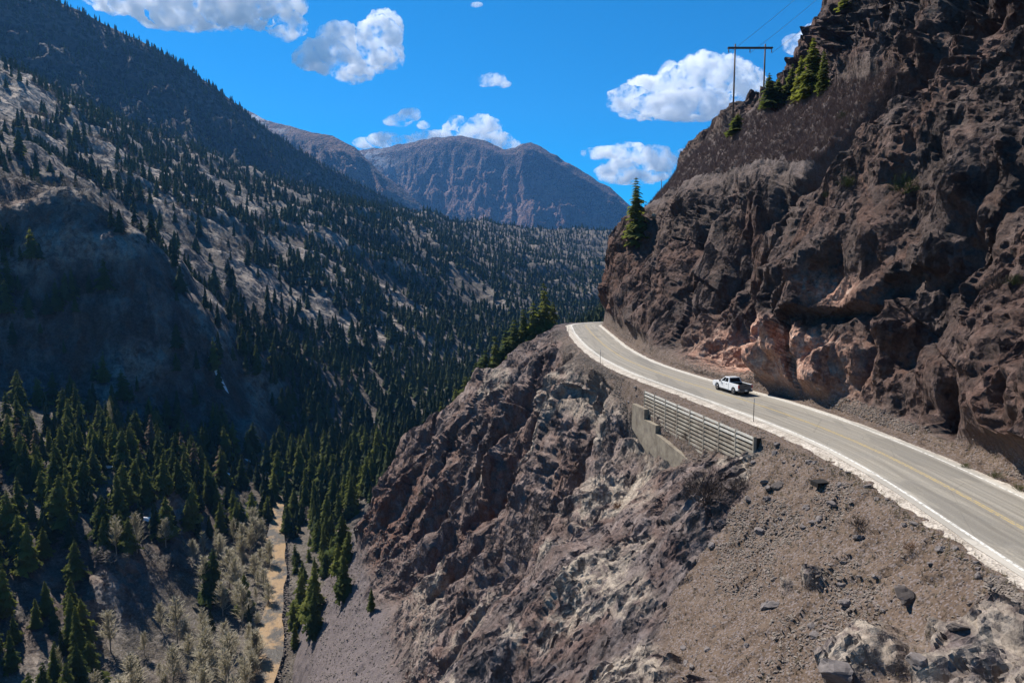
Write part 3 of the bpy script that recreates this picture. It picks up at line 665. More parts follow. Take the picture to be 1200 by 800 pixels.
# ------------------------------------------------------------------ trees
def conifer_mesh(seed, levels=26, width=.20, gap=.0, density=1.0):
    """unit height; returns crown verts/tri faces as arrays"""
    r = random.Random(seed); V = []; F = []
    lean = [r.uniform(-.2, .2) for _ in range(4)]
    for l in range(levels):
        t = (l+.3)/levels; z = .10+.88*t
        if r.random() < gap: continue
        Rr = width*((1-t)**.85)*(.72+.5*r.random())*(1 if t > .12 else .75)+.012
        nb = max(4, int((8-3.5*t)*density)); ph = r.random()*6.28
        for b in range(nb):
            a = ph+6.283*b/nb+r.uniform(-.35, .35); rr = Rr*r.uniform(.45, 1.35)
            rr *= 1+.25*math.sin(a+lean[0]*9)
            ca, sa = math.cos(a), math.sin(a); px, py = -sa, ca
            dr = rr*r.uniform(.25, .55); up = r.uniform(0, .02)
            wd_ = rr*.34+.008
            pts = []
            for k, (u_, w_) in enumerate(((.08, .25), (.45, 1.0), (.8, .75), (1.0, .0))):
                zz = z+up*math.sin(u_*3)-dr*u_*u_
                pts.append((ca*rr*u_, sa*rr*u_, zz, wd_*w_*r.uniform(.75, 1.2)))
            n = len(V)
            for (x, y, zz, w2) in pts:
                dz = -w2*.45; V += [(x+px*w2, y+py*w2, zz+dz), (x, y, zz+.004), (x-px*w2, y-py*w2, zz+dz)]
            for k in range(3):
                q = n+3*k; F += [(q, q+1, q+4), (q, q+4, q+3), (q+1, q+2, q+5), (q+1, q+5, q+4)]
            # hanging side sprays
            for k in (1, 2):
                for sd in (0, 2):
                    p = V[n+3*k+sd]; q = len(V); l_ = wd_*1.1
                    V += [(p[0]-ca*l_*.4, p[1]-sa*l_*.4, p[2]+.004), (p[0]+ca*l_*.6, p[1]+sa*l_*.6, p[2]), (p[0]+px*(1-sd)*l_*.6+ca*l_*.3, p[1]+py*(1-sd)*l_*.6+sa*l_*.3, p[2]-l_*.45)]
                    F.append((q, q+1, q+2))
    n = len(V); V += [(.006, 0, .95), (-.004, .005, .95), (-.004, -.005, .95), (0, 0, 1.0)]; F += [(n, n+1, n+3), (n+1, n+2, n+3), (n+2, n, n+3)]
    return np.array(V, np.float32), np.array(F, np.int32)
def trunk_mesh(r0=.017, h=.97, n=7, seed=0):
    r = random.Random(seed); V = []; F = []; zs = (0, .15, .4, .7, h)
    for i, z in enumerate(zs):
        rr = r0*(1-z/h)**.8+.0012
        for k in range(n): a = 6.283*k/n; V.append((rr*math.cos(a)+.004*math.sin(z*7+seed), rr*math.sin(a), z-.02))
    for i in range(len(zs)-1):
        for k in range(n): F.append((i*n+k, i*n+(k+1) % n, (i+1)*n+(k+1) % n, (i+1)*n+k))
    return np.array(V), np.array(F)
def aspen_mesh(seed):
    """bare pale crown of twigs, unit height"""
    r = random.Random(seed); V = []; F = []
    def strip(p, d, L, w0):
        n = len(V); q = [p[i]+d[i]*L for i in range(3)]; s_ = (-d[1], d[0], .2); k = math.sqrt(sum(c*c for c in s_))
        s_ = [c/k*w0 for c in s_]; V.extend([(p[0]+s_[0], p[1]+s_[1], p[2]), (p[0]-s_[0], p[1]-s_[1], p[2]), tuple(q)]); F.append((n, n+1, n+2)); return q
    for i in range(90):
        z = .14+.76*r.random()**.8; a = r.random()*6.283; L = (.24*(1.05-z)+.06)*r.uniform(.7, 1.2); e = r.uniform(.7, 1.3)
        d = (math.cos(a)*math.cos(e), math.sin(a)*math.cos(e), math.sin(e)); p = (0, 0, z*.93); q = strip(p, d, L, .0065)
        for j in range(9):
            u_ = r.uniform(.25, 1); pp = [p[k]+(q[k]-p[k])*u_ for k in range(3)]
            a2 = a+r.uniform(-1.3, 1.3); e2 = r.uniform(.2, 1.3); d2 = (math.cos(a2)*math.cos(e2), math.sin(a2)*math.cos(e2), math.sin(e2)); strip(pp, d2, L*r.uniform(.3, .6), .0062)
    return np.array(V, np.float32), np.array(F, np.int32)
CROWN = [conifer_mesh(s_, lv, wd_, gp, 1.0) for s_, lv, wd_, gp in ((1, 24, .20, 0), (2, 27, .17, .03), (3, 22, .24, .02), (4, 28, .15, .05), (5, 24, .21, .08))]
crown_me = [mesh_np('crown', V, F, False) for V, F in CROWN]
for me in crown_me: me.materials.append(M['needles'])
dead_me = mesh_np('crown', *conifer_mesh(11, 22, .17, .15, .8), False); dead_me.materials.append(M['needles_dead'])
grey_me = mesh_np('crown', *aspen_mesh(41), False); grey_me.materials.append(M['twigs_grey'])
tV, tF = trunk_mesh(); trunk_me = mesh_np('trunk', tV, tF, True); trunk_me.materials.append(M['bark'])
as_me = [mesh_np('crown', *aspen_mesh(s_), False) for s_ in (21, 22, 23, 24)]
for me in as_me: me.materials.append(M['twigs_grey'])
atV, atF = trunk_mesh(.010, .95, 6, 3); atrunk_me = mesh_np('trunk', atV, atF, True); atrunk_me.materials.append(M['bark_pale'])
def tree(name, pos, h, label, cat, group, cme, tme, wide=1.0, rz=None):
    e = empty(name, (float(pos[0]), float(pos[1]), float(pos[2])), random.random()*6.28 if rz is None else rz); tag(e, label, cat, group)
    e.scale = (h*wide, h*wide, h)
    for nm_, me in (('trunk', tme), ('crown', cme)):
        c = bpy.data.objects.new(nm_, me); col.objects.link(c); c.parent = e
    return e
# low detail templates for the far forest
def small_conifer(seed, rings, sides):
    r = random.Random(seed); V = []; F = []
    for l in range(rings):
        t = l/rings; z0 = .06+.94*t; z1 = min(1.0, z0+1.9/rings); R0 = .19*(1-t)**.9+.012
        n = len(V); V.append((r.uniform(-.01, .01), r.uniform(-.01, .01), z1))
        ph = r.random()*6.28
        for k in range(sides): a = ph+6.283*k/sides; q = R0*r.uniform(.55, 1.25); V.append((q*math.cos(a), q*math.sin(a), z0-.04*r.random()+(.05 if k % 2 else 0)))
        for k in range(sides): F.append((n, n+1+k, n+1+(k+1) % sides))
    return np.array(V, np.float32), np.array(F, np.int32)
LOD = {0: [small_conifer(s_, 9, 9) for s_ in (1, 2, 3, 4)], 1: [small_conifer(s_, 6, 7) for s_ in (5, 6, 7)], 2: [small_conifer(s_, 4, 5) for s_ in (8, 9, 10)]}
def forest(name, pts, hs, lod, label, cat, mat, tint=None):
    Vs = []; Fs = []; Ts = []; off = 0
    tint = rng.random(len(pts)) if tint is None else tint; var = rng.integers(0, 3, len(pts)); ang = rng.random(len(pts))*6.283; wds = rng.uniform(.7, 1.6, len(pts))
    for L_ in (0, 1, 2):
        for k in range(3):
            i = np.nonzero((lod == L_) & (var == k))[0]
            if not len(i): continue
            V, F = LOD[L_][k]; c, s_ = np.cos(ang[i])[:, None], np.sin(ang[i])[:, None]; w_ = (hs[i]*wds[i])[:, None]
            X = (V[:, 0]*c-V[:, 1]*s_)*w_+pts[i, 0:1]; Y = (V[:, 0]*s_+V[:, 1]*c)*w_+pts[i, 1:2]; Z = V[:, 2]*hs[i][:, None]+pts[i, 2:3]
            Vs.append(np.stack([X, Y, Z], -1).reshape(-1, 3)); Fs.append((F[None]+(np.arange(len(i))*len(V))[:, None, None]+off).reshape(-1, 3)); off += len(i)*len(V)
            Ts.append(np.repeat(tint[i], len(V)))
    me = mesh_np(name, np.concatenate(Vs), np.concatenate(Fs), False); a = me.attributes.new('tint', 'FLOAT', 'POINT'); a.data.foreach_set('value', np.concatenate(Ts).astype(np.float32))
    o = link(name, me, mat); tag(o, label, cat, kind='stuff'); return o
# candidates on the west side and the gorge
NC = 420000
dd = np.sqrt(rng.uniform(140**2, 2750**2, NC)); uu_ = rng.uniform(-.95, .60, NC)
cx_, cy_ = uu_*np.maximum(dd, 150), dd
cz_ = bil(OP[..., 2], cx_, cy_); rk = bil(OROCK, cx_, cy_); nz1 = bil(OW1, cx_, cy_)
CP = np.stack([cx_, cy_, cz_], -1).astype(np.float32)
n2 = fbm(CP/np.array([70, 70, 90], np.float32), 4, 91); n3 = fbm(CP/18, 2, 92)
qx, qy, qd = project(CP)
east = sm(250, 420, qx)
dens = np.clip(.06+.94*sm(.02, .13, n2+.30*east+.35*n3-.05*rk+.16*sm(900, 1500, qd)-.09), 0, 1)*np.clip(.62+.38*east+.4*sm(900, 1300, qd), 0, 1)
low = (qd < 480)
dlow = .75*sm(320, 240, qx)*sm(480, 520, qy)*sm(690, 650, qy)*sm(-.2, .15, n2+.2) + .08+.85*sm(-.05, .15, n2+.5*n3)*sm(560, 500, qy)*sm(240, 290, qy)
dlow = np.maximum(dlow, .9*sm(330, 300, qx)*sm(640, 680, qy)*sm(100, 180, qx)*(n3 > -.25)*.6)
dlow = np.maximum(dlow, .8*sm(270, 310, qx)*sm(480, 430, qx)*sm(500, 540, qy)*sm(690, 650, qy))
dlow = np.maximum(dlow, .5*sm(0, 60, 140-qx)*sm(700, 730, qy))
dlow = np.maximum(dlow, .5*sm(480, 540, qx)*sm(700, 660, qx)*sm(330, 360, qy))
dlow = dlow*(~((qx > 90) & (qx < 225) & (qy > 650) & (qy < 735)))*(~((qx > -20) & (qx < 200) & (qy > 205) & (qy < 262) & (qd < 400)))
dens = np.where(low, dlow, dens)
spacing = np.where(low, 4.6, np.clip(3.4+qd/330, 4.4, 10))
ckd = np.min(np.abs(cx_[:, None]-ckx[None, ::8])+np.abs(cy_[:, None]-cky[None, ::8]), axis=1); dens = np.where((ckd < 16) & (ckd > 4) & (cy_ < 262), .8, dens); dens = np.where(ckd < 5.2, 0, dens)
nearlim = np.interp(cy_, [-60, 30, 182, 231, 258, 262], [-58, -60, -70, -84, -92, 4000]); dens = np.where((cy_ < 262) & (cx_ > nearlim+4), 0, dens)
keep = rng.random(NC) < dens
grid = {}; sel = []
for i in np.nonzero(keep)[0]:
    s_ = spacing[i]; key = (int(cx_[i]//s_), int(cy_[i]//s_), int(s_*2))
    if key in grid: continue
    grid[key] = 1; sel.append(i)
sel = np.array(sel); hsel = 4.5+13.5*rng.beta(1.7, 1.9, len(sel))*np.where(qd[sel] < 480, 1.1, 1.0)
TP = CP[sel]-np.array([0, 0, .4]); TD = qd[sel]
top = TP+np.array([0, 0, 1.])*hsel[:, None]*.55
vis = visible(top, 1.03); pxh = np.where(vis, hsel/TD*683, 0)
order = np.argsort(-pxh); isA = np.zeros(len(sel), bool)
# bare aspens mixed in along the creek flat
tx, ty = qx[sel], qy[sel]
asp = (TD < 330) & (tx > 110) & (tx < 345) & (ty > 630) & (rng.random(len(sel)) < .62+.3*(tx > 170))
con = [i for i in order if not asp[i] and pxh[i] > 0][:248]
conset = np.zeros(len(sel), bool); conset[con] = True
print('trees', len(sel), 'aspens', asp.sum(), 'smallest individual px', pxh[con[-1]])
def area(x, y, d):
    if y > 640 and x < 345:
        if y > 755: return 'at the very bottom '+('near the left corner' if x < 110 else 'left of the creek' if x < 240 else 'beside the creek')
        return 'on the creek flat '+('below the rock shelf' if x < 130 else 'among the pale aspens' if x < 235 else 'beside the ochre creek')
    if y > 600 and x < 345: return 'above the creek flat '+('on the rock shelf' if x < 160 else 'against the dark gorge wall')
    if x < 260 and d < 420:
        r_ = 'in the front rows' if y > 560 else 'in the middle rows' if y > 510 else 'in the back row'
        return r_+(' at the gorge stand\'s left end' if x < 45 else ' below the long snow streak' if x < 130 else ' at the gorge stand\'s centre' if x < 195 else ' at the gorge stand\'s right end')
    if x < 420 and d < 480: return 'on the dark gorge slope, '+('near the small snow patches' if y > 520 else 'just under the open hillside' if y < 440 else 'half way up')
    if x > 420 and d < 700: return 'on the shaded slope behind the bluff, '+('near its skyline' if y > 420 else 'farther up valley')
    if x < 250: return 'on the open hillside '+('near the rounded outcrop' if y > 180 else 'high in the upper left')
    return 'on the hillside across the gorge, '+('left half' if x < 400 else 'towards the valley head')
def size(h): return 'very tall' if h > 18 else 'tall' if h > 15 else 'medium high' if h > 11.5 else 'short' if h > 9 else 'very short'
SHAPE = ['bushy', 'slim', 'broad', 'very narrow', 'ragged']
npick = 0
for i in con:
    a = area(tx[i], ty[i], TD[i]); r_ = rng.random()
    if 'stand' in a and r_ < .10: tree('conifer', TP[i], hsel[i], f'{size(hsel[i])} brown dying conifer {a}', 'conifer tree', 'dying conifers '+a, dead_me, trunk_me)
    elif r_ > .965 and TD[i] < 420: tree('conifer', TP[i], hsel[i], f'{size(hsel[i])} grey bare conifer snag {a}', 'conifer tree', 'grey snags '+a, grey_me, atrunk_me, .55)
    else:
        kk = int(rng.integers(0, 5)); tree('conifer', TP[i], hsel[i], f'{size(hsel[i])} {SHAPE[kk]} conifer {a}', 'conifer tree', 'conifers '+a, crown_me[kk], trunk_me, rng.uniform(.85, 1.15))
na = 0
for i in np.nonzero(asp)[0]:
    if pxh[i] <= 0 and na > 90: continue
    na += 1; tree('aspen', TP[i], hsel[i]*.9, f'{size(hsel[i])} leafless pale grey aspen '+('at the bottom left' if ty[i] > 750 and tx[i] < 180 else 'at the bottom beside the creek' if ty[i] > 750 and tx[i] > 250 else 'at the bottom middle of the grove' if ty[i] > 750 else 'beside the creek' if tx[i] > 250 else 'below the rock shelf' if tx[i] < 180 else 'in the middle of the creek flat')+(', upper rank' if ty[i] < 690 else ''), 'aspen tree', 'bare aspens on the creek flat', as_me[int(rng.integers(0, 4))], atrunk_me, rng.uniform(1.0, 1.4))
rest = ~conset & ~asp; i = np.nonzero(rest)[0]
lod = np.where(TD[i] < 750, 0, np.where(TD[i] < 1400, 1, 2))
forest('forest', TP[i], hsel[i], lod, 'dark conifer forest covering the mountainside across the gorge', 'forest', M['needles_far'], np.clip(.45+.9*nz1[sel][i]+rng.normal(0, .22, len(i)), 0, 1))
# trees on the steep dark ridge
ri = rng.integers(24, RP_.shape[1]-1, 16000); rj = rng.integers(0, RP_.shape[0]-1, 16000); okk = rng.random(16000) < RFO[rj, ri]*.9+.05
pts = RP_[rj, ri][okk]; pts = np.r_[pts, RP_[rng.integers(0, RP_.shape[0]-1, 500), rng.integers(22, 28, 500)]]
forest('forest', pts, rng.uniform(8, 15, len(pts)), np.full(len(pts), 2), 'small dark conifers dotted over the steep ridge at upper left', 'forest', M['needles_far'], np.clip(rng.normal(.3, .2, len(pts)), 0, 1))

sp_t = []
bi = np.nonzero((~keep) & (n2 > -.12) & (n3 > -.1) & (qd > 160) & (qd < 1500) & (qx < 720) & (ckd > 5) & ~((cy_ < 262) & (cx_ > nearlim)))[0]; bi = rng.choice(bi, 7000, replace=False)
bV, bF = spray_woods = (lambda V, F: (V, F))(*aspen_mesh(77)); sub = rng.permutation(len(bF))[:150]; bF2 = bF[sub]; used, inv = np.unique(bF2, return_inverse=True); bV2 = bV[used]; bF2 = inv.reshape(bF2.shape); bV2 = bV2*np.array([1.9, 1.9, 1]); L0 = LOD; LOD = {0: [(bV2, bF2)]*3, 1: [(bV2, bF2)]*3, 2: [(bV2, bF2)]*3}
M['bare_woods'] = mat_leaf('bare_woods', (.10, .085, .07), (.27, .235, .20), attr='tint')
forest('bare_woods', CP[bi]-np.array([0, 0, 1.2]), rng.uniform(3.5, 7.5, len(bi)), np.zeros(len(bi), int), 'grey leafless scrub woodland between the conifers on the hillside', 'woodland', M['bare_woods']); LOD = L0

# conifers at the foot of the bluff by the creek
for k in range(26):
    u_ = rng.random(); px_ = 332+46*u_+rng.normal(0, 7); py_ = 775-150*rng.random()**.8-15*u_
    p = pick(px_, py_, 5); hh = rng.uniform(9, 16)
    tree('conifer', (p[0], p[1], p[2]-.3), hh, f'{size(hh)} {SHAPE[k % 5]} conifer between creek and scree, '+('lower end of the row' if py_ > 730 else 'middle of the row' if py_ > 685 else 'upper end of the row'), 'conifer tree', 'conifers at the foot of the scree', crown_me[k % 5], trunk_me, rng.uniform(.9, 1.2))
for px_, py_ in ((398, 640), (385, 655), (392, 668), (404, 655), (378, 672)):
    p = pick(px_, py_, 5); tree('conifer', p, rng.uniform(8, 11), 'green conifer standing against the base of the bluff', 'conifer tree', 'conifers against the bluff base', crown_me[int(rng.integers(0, 5))], trunk_me)
p = pick(432, 712); tree('conifer', p, 5.5, 'lone small conifer at the top of the grey scree', 'conifer tree', None, crown_me[3], trunk_me, 1.1)
# tall spruces just over the edge behind the far end of the road
for k, (px_, pt_, y, wd_) in enumerate(((637, 330, 214, 1.1), (625, 352, 212, 1.2), (613, 360, 213, 1.1), (603, 372, 211, 1.2), (592, 384, 212, 1.2), (580, 392, 210, 1.25), (569, 408, 211, 1.2), (557, 424, 210, 1.2), (546, 440, 211, 1.2), (533, 455, 210, 1.2), (516, 470, 209, 1.3), (648, 352, 218, 1.0))):
    x = (px_-600)/800*y; zt_ = CAMZ-(pt_-320)/800*y; zb_ = near_z(x, y)-.8; h_ = max(8, min(24, zt_-zb_))
    tree('conifer', (x, y, zt_-h_), h_, f'{["tallest spruce, second from the road end,", "dark spruce close to the tallest one", "pointed spruce third down the lip", "dark spruce fourth down the lip", "dark spruce fifth down the lip", "broad spruce sixth down the lip", "spruce seventh down the lip", "spruce eighth down the lip", "small spruce near the lower end", "short spruce second lowest", "lowest short spruce of the row", "slim spruce nearest the road end"][k]} just beyond the rocky edge of the bluff', 'conifer tree', 'spruces beyond the lip of the bluff', crown_me[(k+1) % 5], trunk_me, wd_)
p = pick(737, 284, 4); tree('conifer', (p[0]+.8, p[1]+1, p[2]-1), (84*p[1]/800), 'tall thin topped spruce rising behind the cliff edge', 'conifer tree', None, crown_me[3], trunk_me, 1.2)
for px_, py_, h_, wd_, lb in ((899, 122, 7.2, 1.3, 'leftmost conifer on the ledge beside the power pole'), (912, 117, 5.5, 1.4, 'low bushy conifer on the ledge between two taller ones'), (926, 114, 7.4, 1.4, 'broad conifer in the middle of the cliff ledge group'), (938, 112, 8.2, 1.2, 'second tallest conifer on the cliff ledge'), (950, 110, 10.5, 1.25, 'tallest conifer on the cliff ledge, against the rock wall'), (963, 108, 8.0, 1.0, 'conifer tucked in the shadow of the rock wall'), (864, 150, 4.4, 1.9, 'small round pine beside the power pole foot'), (990, 8, 5, 1.6, 'small conifer clinging to the cliff top')):
    p = pick(px_, py_, 4); tree('conifer', (p[0], p[1]+1, p[2]-.6), h_, lb, 'conifer tree', None, crown_me[int(px_) % 5], trunk_me, wd_)
print('trees done', time.time()-T0)


# ------------------------------------------------------------------ materials for made things
def pm(name, c, rough=.5, metal=0, var=.0, nscale=3, c2=None):
    m, t, b = newmat(name, rough); b.inputs['Metallic'].default_value = metal; b.inputs['Specular IOR Level'].default_value = .4
    n = N(t); c2 = c2 or tuple(q*(1-var) for q in c)
    t.links.new(n.mix(n.ramp(n.noise(n.coord(), nscale, 5, .7), [(.35, 0.), (.7, 1.)]), c, c2), b.inputs['Base Color']); return m
M['car_paint'] = pm('car_paint', (.80, .81, .82), .28, 0, .06); M['car_paint'].node_tree.nodes['Principled BSDF'].inputs['Coat Weight'].default_value = .6
M['glass_dark'] = pm('glass_dark', (.012, .014, .016), .08, 0, .1)
M['black_plastic'] = pm('black_plastic', (.018, .018, .019), .6, 0, .3); M['rubber'] = pm('rubber', (.02, .02, .02), .85, 0, .3)
M['shaded_rear_grey'] = pm('shaded_rear_grey', (.09, .09, .095), .4, 0, .2); M['rim_metal'] = pm('rim_metal', (.25, .25, .26), .35, .8, .3); M['chrome'] = pm('chrome', (.5, .5, .52), .25, 1, .1)  # tailgate and bumper grey has the shade of the truck's rear put into it
M['red_lens'] = pm('red_lens', (.35, .01, .012), .2); M['clear_lens'] = pm('clear_lens', (.7, .7, .7), .1)
M['concrete'] = pm('concrete', (.29, .25, .19), .9, 0, 0, .8, (.13, .105, .08)); M['galvanised'] = pm('galvanised', (.40, .36, .29), .75, 0, 0, .9, (.17, .13, .095))
M['rail_paint'] = pm('rail_paint', (.66, .63, .56), .6, 0, 0, 2, (.48, .44, .37)); M['weathered_wood'] = pm('weathered_wood', (.16, .105, .075), .85, 0, .45, 4); M['dark_steel'] = pm('dark_steel', (.035, .032, .030), .6, .3, .4)
M['porcelain'] = pm('porcelain', (.22, .15, .12), .3); M['wire_metal'] = pm('wire_metal', (.42, .42, .42), .4, .6)
M['snow'] = pm('snow', (.82, .84, .88), .7, 0, .12, .5)

# ------------------------------------------------------------------ pickup truck
def prism(name, pts, x0, x1, mat, parent, bevel=.03):
    """side outline (y,z) extruded across x"""
    bm = bmesh.new(); a = [bm.verts.new((x0, y, z)) for y, z in pts]; b = [bm.verts.new((x1, y, z)) for y, z in pts]
    bm.faces.new(a); bm.faces.new(b[::-1]); n_ = len(pts)
    for i in range(n_): bm.faces.new((a[i], b[i], b[(i+1) % n_], a[(i+1) % n_]))
    bmesh.ops.recalc_face_normals(bm, faces=bm.faces[:])
    if bevel: bmesh.ops.bevel(bm, geom=[e for e in bm.edges if len(e.link_faces) == 2 and abs((e.verts[0].co-e.verts[1].co).x) < 1e-5], offset=bevel, segments=2, affect='EDGES', clamp_overlap=True)
    bmesh.ops.triangulate(bm, faces=[f for f in bm.faces if len(f.verts) > 4])
    me = bpy.data.meshes.new(name); bm.to_mesh(me); bm.free(); return link(name, me, mat, parent)
def quadmesh(name, quads, mat, parent, th=.012):
    mb = MB()
    for q in quads:
        q = [Vector(p) for p in q]; nn_ = (q[1]-q[0]).cross(q[3]-q[0]).normalized()*th; mb.add(q+[p+nn_ for p in q], [(0, 3, 2, 1), (4, 5, 6, 7), (0, 1, 5, 4), (1, 2, 6, 5), (2, 3, 7, 6), (3, 0, 4, 7)])
    return mb.build(name, mat, parent)
trk = empty('pickup_truck', (27.9, 85.6, .03), R(14.5)); tag(trk, 'white crew cab pickup truck with open black bed driving away along the mountain road', 'pickup truck')
def arch(yc, r, zb, n=9): return [(yc+r*math.cos(math.pi*k/(n-1)), zb+r*math.sin(math.pi*k/(n-1))*1.0) for k in range(n)]   # +y to -y
AF, AR, AZ = 1.83, -1.87, .46
body = [(-.80, .42)]+[(AF-.50, .44)]+arch(AF, .50, AZ)[::-1][1:-1]+[(AF+.50, .44), (2.86, .48), (2.96, .72), (2.95, 1.02), (2.80, 1.17), (1.32, 1.30), (-.80, 1.34)]
prism('body', body, -1.0, 1.0, M['car_paint'], trk, .05)
for sx in (-1, 1):
    side = [(-2.86, .62), (AR-.50, .56)]+arch(AR, .50, AZ)[::-1][1:-1]+[(AR+.50, .44), (-.80, .42), (-.80, 1.36), (-2.90, 1.38)]
    prism('bed_side', side, sx*.80 if sx > 0 else -1.0, 1.0 if sx > 0 else -.80, M['car_paint'], trk, .025)
mb = MB(); mb.box((0, -1.85, .80), (1.58, 2.06, .06)); mb.box((-.79, -1.85, 1.08), (.03, 2.06, .5)); mb.box((.79, -1.85, 1.08), (.03, 2.06, .5)); mb.box((0, -.83, 1.08), (1.58, .05, .5))
for sx in (-1, 1): mb.box((sx*.66, AR, .92), (.26, .9, .2))
for k in range(7): mb.box((-.6+.2*k, -1.85, .84), (.06, 2.0, .02))
mb.build('bed_liner', M['black_plastic'], trk)
tg_ = MB(); tg_.box((0, -2.88, 1.0), (1.60, .08, .72)); o = tg_.build('tailgate', M['shaded_rear_grey'], trk, bevel=.015); hh_ = MB(); hh_.box((0, -2.93, 1.2), (.3, .03, .09)); hh_.build('handle', M['black_plastic'], o)
# cab
Y0, Y1, T0_, T1_ = -.78, 1.30, -.50, .52; BZ, TZ, BW, TW = 1.31, 1.92, .93, .74
vs = [(-BW, Y0, BZ), (BW, Y0, BZ), (BW, Y1, BZ), (-BW, Y1, BZ), (-TW, T0_, TZ), (TW, T0_, TZ), (TW, T1_, TZ), (-TW, T1_, TZ)]
cb = MB(); cb.add(vs, [(0, 3, 2, 1), (4, 5, 6, 7), (0, 1, 5, 4), (1, 2, 6, 5), (2, 3, 7, 6), (3, 0, 4, 7)]); cb.build('cab', M['car_paint'], trk, bevel=.035)
rf = MB(); rf.box((0, .01, 1.925), (1.36, .92, .03)); rf.build('roof', M['car_paint'], trk, bevel=.012)
def lerp(a, b, u): return tuple(a[i]+(b[i]-a[i])*u for i in range(3))
def face_quad(bl, br, tr, tl, u0, u1, v0, v1):
    f = lambda u, v: lerp(lerp(bl, br, u), lerp(tl, tr, u), v); return [f(u0, v0), f(u1, v0), f(u1, v1), f(u0, v1)]
quadmesh('rear_window', [face_quad(vs[0], vs[1], vs[5], vs[4], .08, .92, .10, .90)], M['glass_dark'], trk)
quadmesh('windshield', [face_quad(vs[2], vs[3], vs[7], vs[6], .06, .94, .06, .94)], M['glass_dark'], trk)
for (u0, u1) in ((.13, .49), (.53, .90)):
    quadmesh('side_window', [face_quad(vs[3], vs[0], vs[4], vs[7], 1-u1 if 0 else u0, u1, .10, .90)], M['glass_dark'], trk)
    quadmesh('side_window', [face_quad(vs[1], vs[2], vs[6], vs[5], 1-u1, 1-u0, .10, .90)], M['glass_dark'], trk)
for sx in (-1, 1):
    mb = MB(); mb.box((sx*1.13, .98, 1.36), (.22, .12, .20)); mb.box((sx*1.0, 1.0, 1.33), (.14, .05, .05)); mb.build('mirror', M['black_plastic'], trk, bevel=.02)
    mb = MB(); mb.box((sx*.92, -2.915, 1.12), (.15, .07, .40)); mb.build('tail_light', M['red_lens'], trk, bevel=.01)
    mb = MB(); mb.box((sx*.80, 2.93, .93), (.34, .10, .18)); mb.build('headlight', M['clear_lens'], trk, bevel=.02)
    mb = MB(); mb.box((sx*1.02, .0, .40), (.16, 2.5, .06)); mb.build('running_board', M['black_plastic'], trk, bevel=.015)
    for yh in (-.35, .62): mb = MB(); mb.box((sx*1.015, yh, 1.12), (.04, .2, .04)); mb.build('door_handle', M['black_plastic'], trk)
    mb = MB()
    for yl in (-.80, .22, 1.12): mb.box((sx*1.001, yl, .86), (.006, .012, .84))
    mb.build('door_gap', M['black_plastic'], trk)
mb = MB(); mb.box((0, -3.0, .60), (1.9, .18, .22)); mb.build('rear_bumper', M['shaded_rear_grey'], trk, bevel=.03)
mb = MB(); mb.box((0, -3.095, .66), (.34, .012, .16)); mb.build('license_plate', M['clear_lens'], trk)
mb = MB(); mb.box((0, 2.98, .60), (1.9, .14, .24)); mb.build('front_bumper', M['chrome'], trk, bevel=.03)
mb = MB(); mb.box((0, 2.95, .95), (1.15, .06, .30)); mb.build('grille', M['black_plastic'], trk, bevel=.02)
for sx in (-1, 1):
    for yw in (AF, AR):
        mb = MB(); mb.tube((sx*.72, yw, .41), (sx*1.0, yw, .41), .41, .41, 28); ty = mb.build('wheel', M['rubber'], trk, True, bevel=0)
        mb = MB(); mb.tube((sx*.99, yw, .41), (sx*1.012, yw, .41), .25, .23, 20)
        for k in range(6): a = k*math.pi/3; mb.bar((sx*1.012, yw, .41), (sx*1.012, yw+.22*math.cos(a), .41+.22*math.sin(a)), .03, .05)
        mb.build('rim', M['rim_metal'], ty)

# ------------------------------------------------------------------ retaining wall below the road
WA, WB = Vector((22.6, 62.3, 0)), Vector((17.3, 87.5, 0)); WD = (WB-WA); WLn = WD.length; WD.normalize(); WN = Vector((-WD.y, WD.x, 0))
rw = empty('retaining_wall', (WA.x, WA.y, 0)); tag(rw, 'pale slatted crib retaining wall holding up the outer edge of the road', 'retaining wall')
rw.location = (0, 0, 0)
nb = 8; bl_ = WLn/nb
def wp(s_, out=0, z=0): p = WA+WD*s_+WN*out; return Vector((p.x, p.y, z))
for k in range(nb+1):
    mb = MB(); zb = -2.2 if k == 0 else -4.6 if k < 3 else -6.6; mb.bar(wp(k*bl_, .02, zb), wp(k*bl_, .02, -.12), .16, .30, up=(WN.x, WN.y, 0)); mb.build('post', M['galvanised'], rw)
for k in range(nb):
    mb = MB(); zb = -3.0 if k == 0 else -4.6 if k < 2 else -6.2; z = -.30; j = 0
    while z > zb:
        q = .006*vnoise(np.array([[k*3.1, j*1.7, 0.]]), 3)[0]; mb.bar(wp(k*bl_+.10, .10, z+q), wp((k+1)*bl_-.10, .10, z-q), .07, .24); z -= .44; j += 1
        if j == 2: mb.build('rail', M['rail_paint'], rw); mb = MB()
    mb.build('slats', M['galvanised'], rw)
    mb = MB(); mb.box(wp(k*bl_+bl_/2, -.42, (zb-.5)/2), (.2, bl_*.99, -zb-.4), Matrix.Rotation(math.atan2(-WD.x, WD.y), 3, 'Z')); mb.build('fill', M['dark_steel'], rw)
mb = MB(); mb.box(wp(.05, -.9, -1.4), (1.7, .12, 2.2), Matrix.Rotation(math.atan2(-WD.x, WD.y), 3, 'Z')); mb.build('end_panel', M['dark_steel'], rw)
cw = [(90, -2.3), (86, -2.3), (86, -3.6), (82.5, -3.6), (82.5, -4.6), (76, -5.3), (68, -5.9), (68, -11.5), (79, -11.5), (83, -8.6), (90, -5.6)]
def ys_of(y): return (y-WA.y)/WD.y
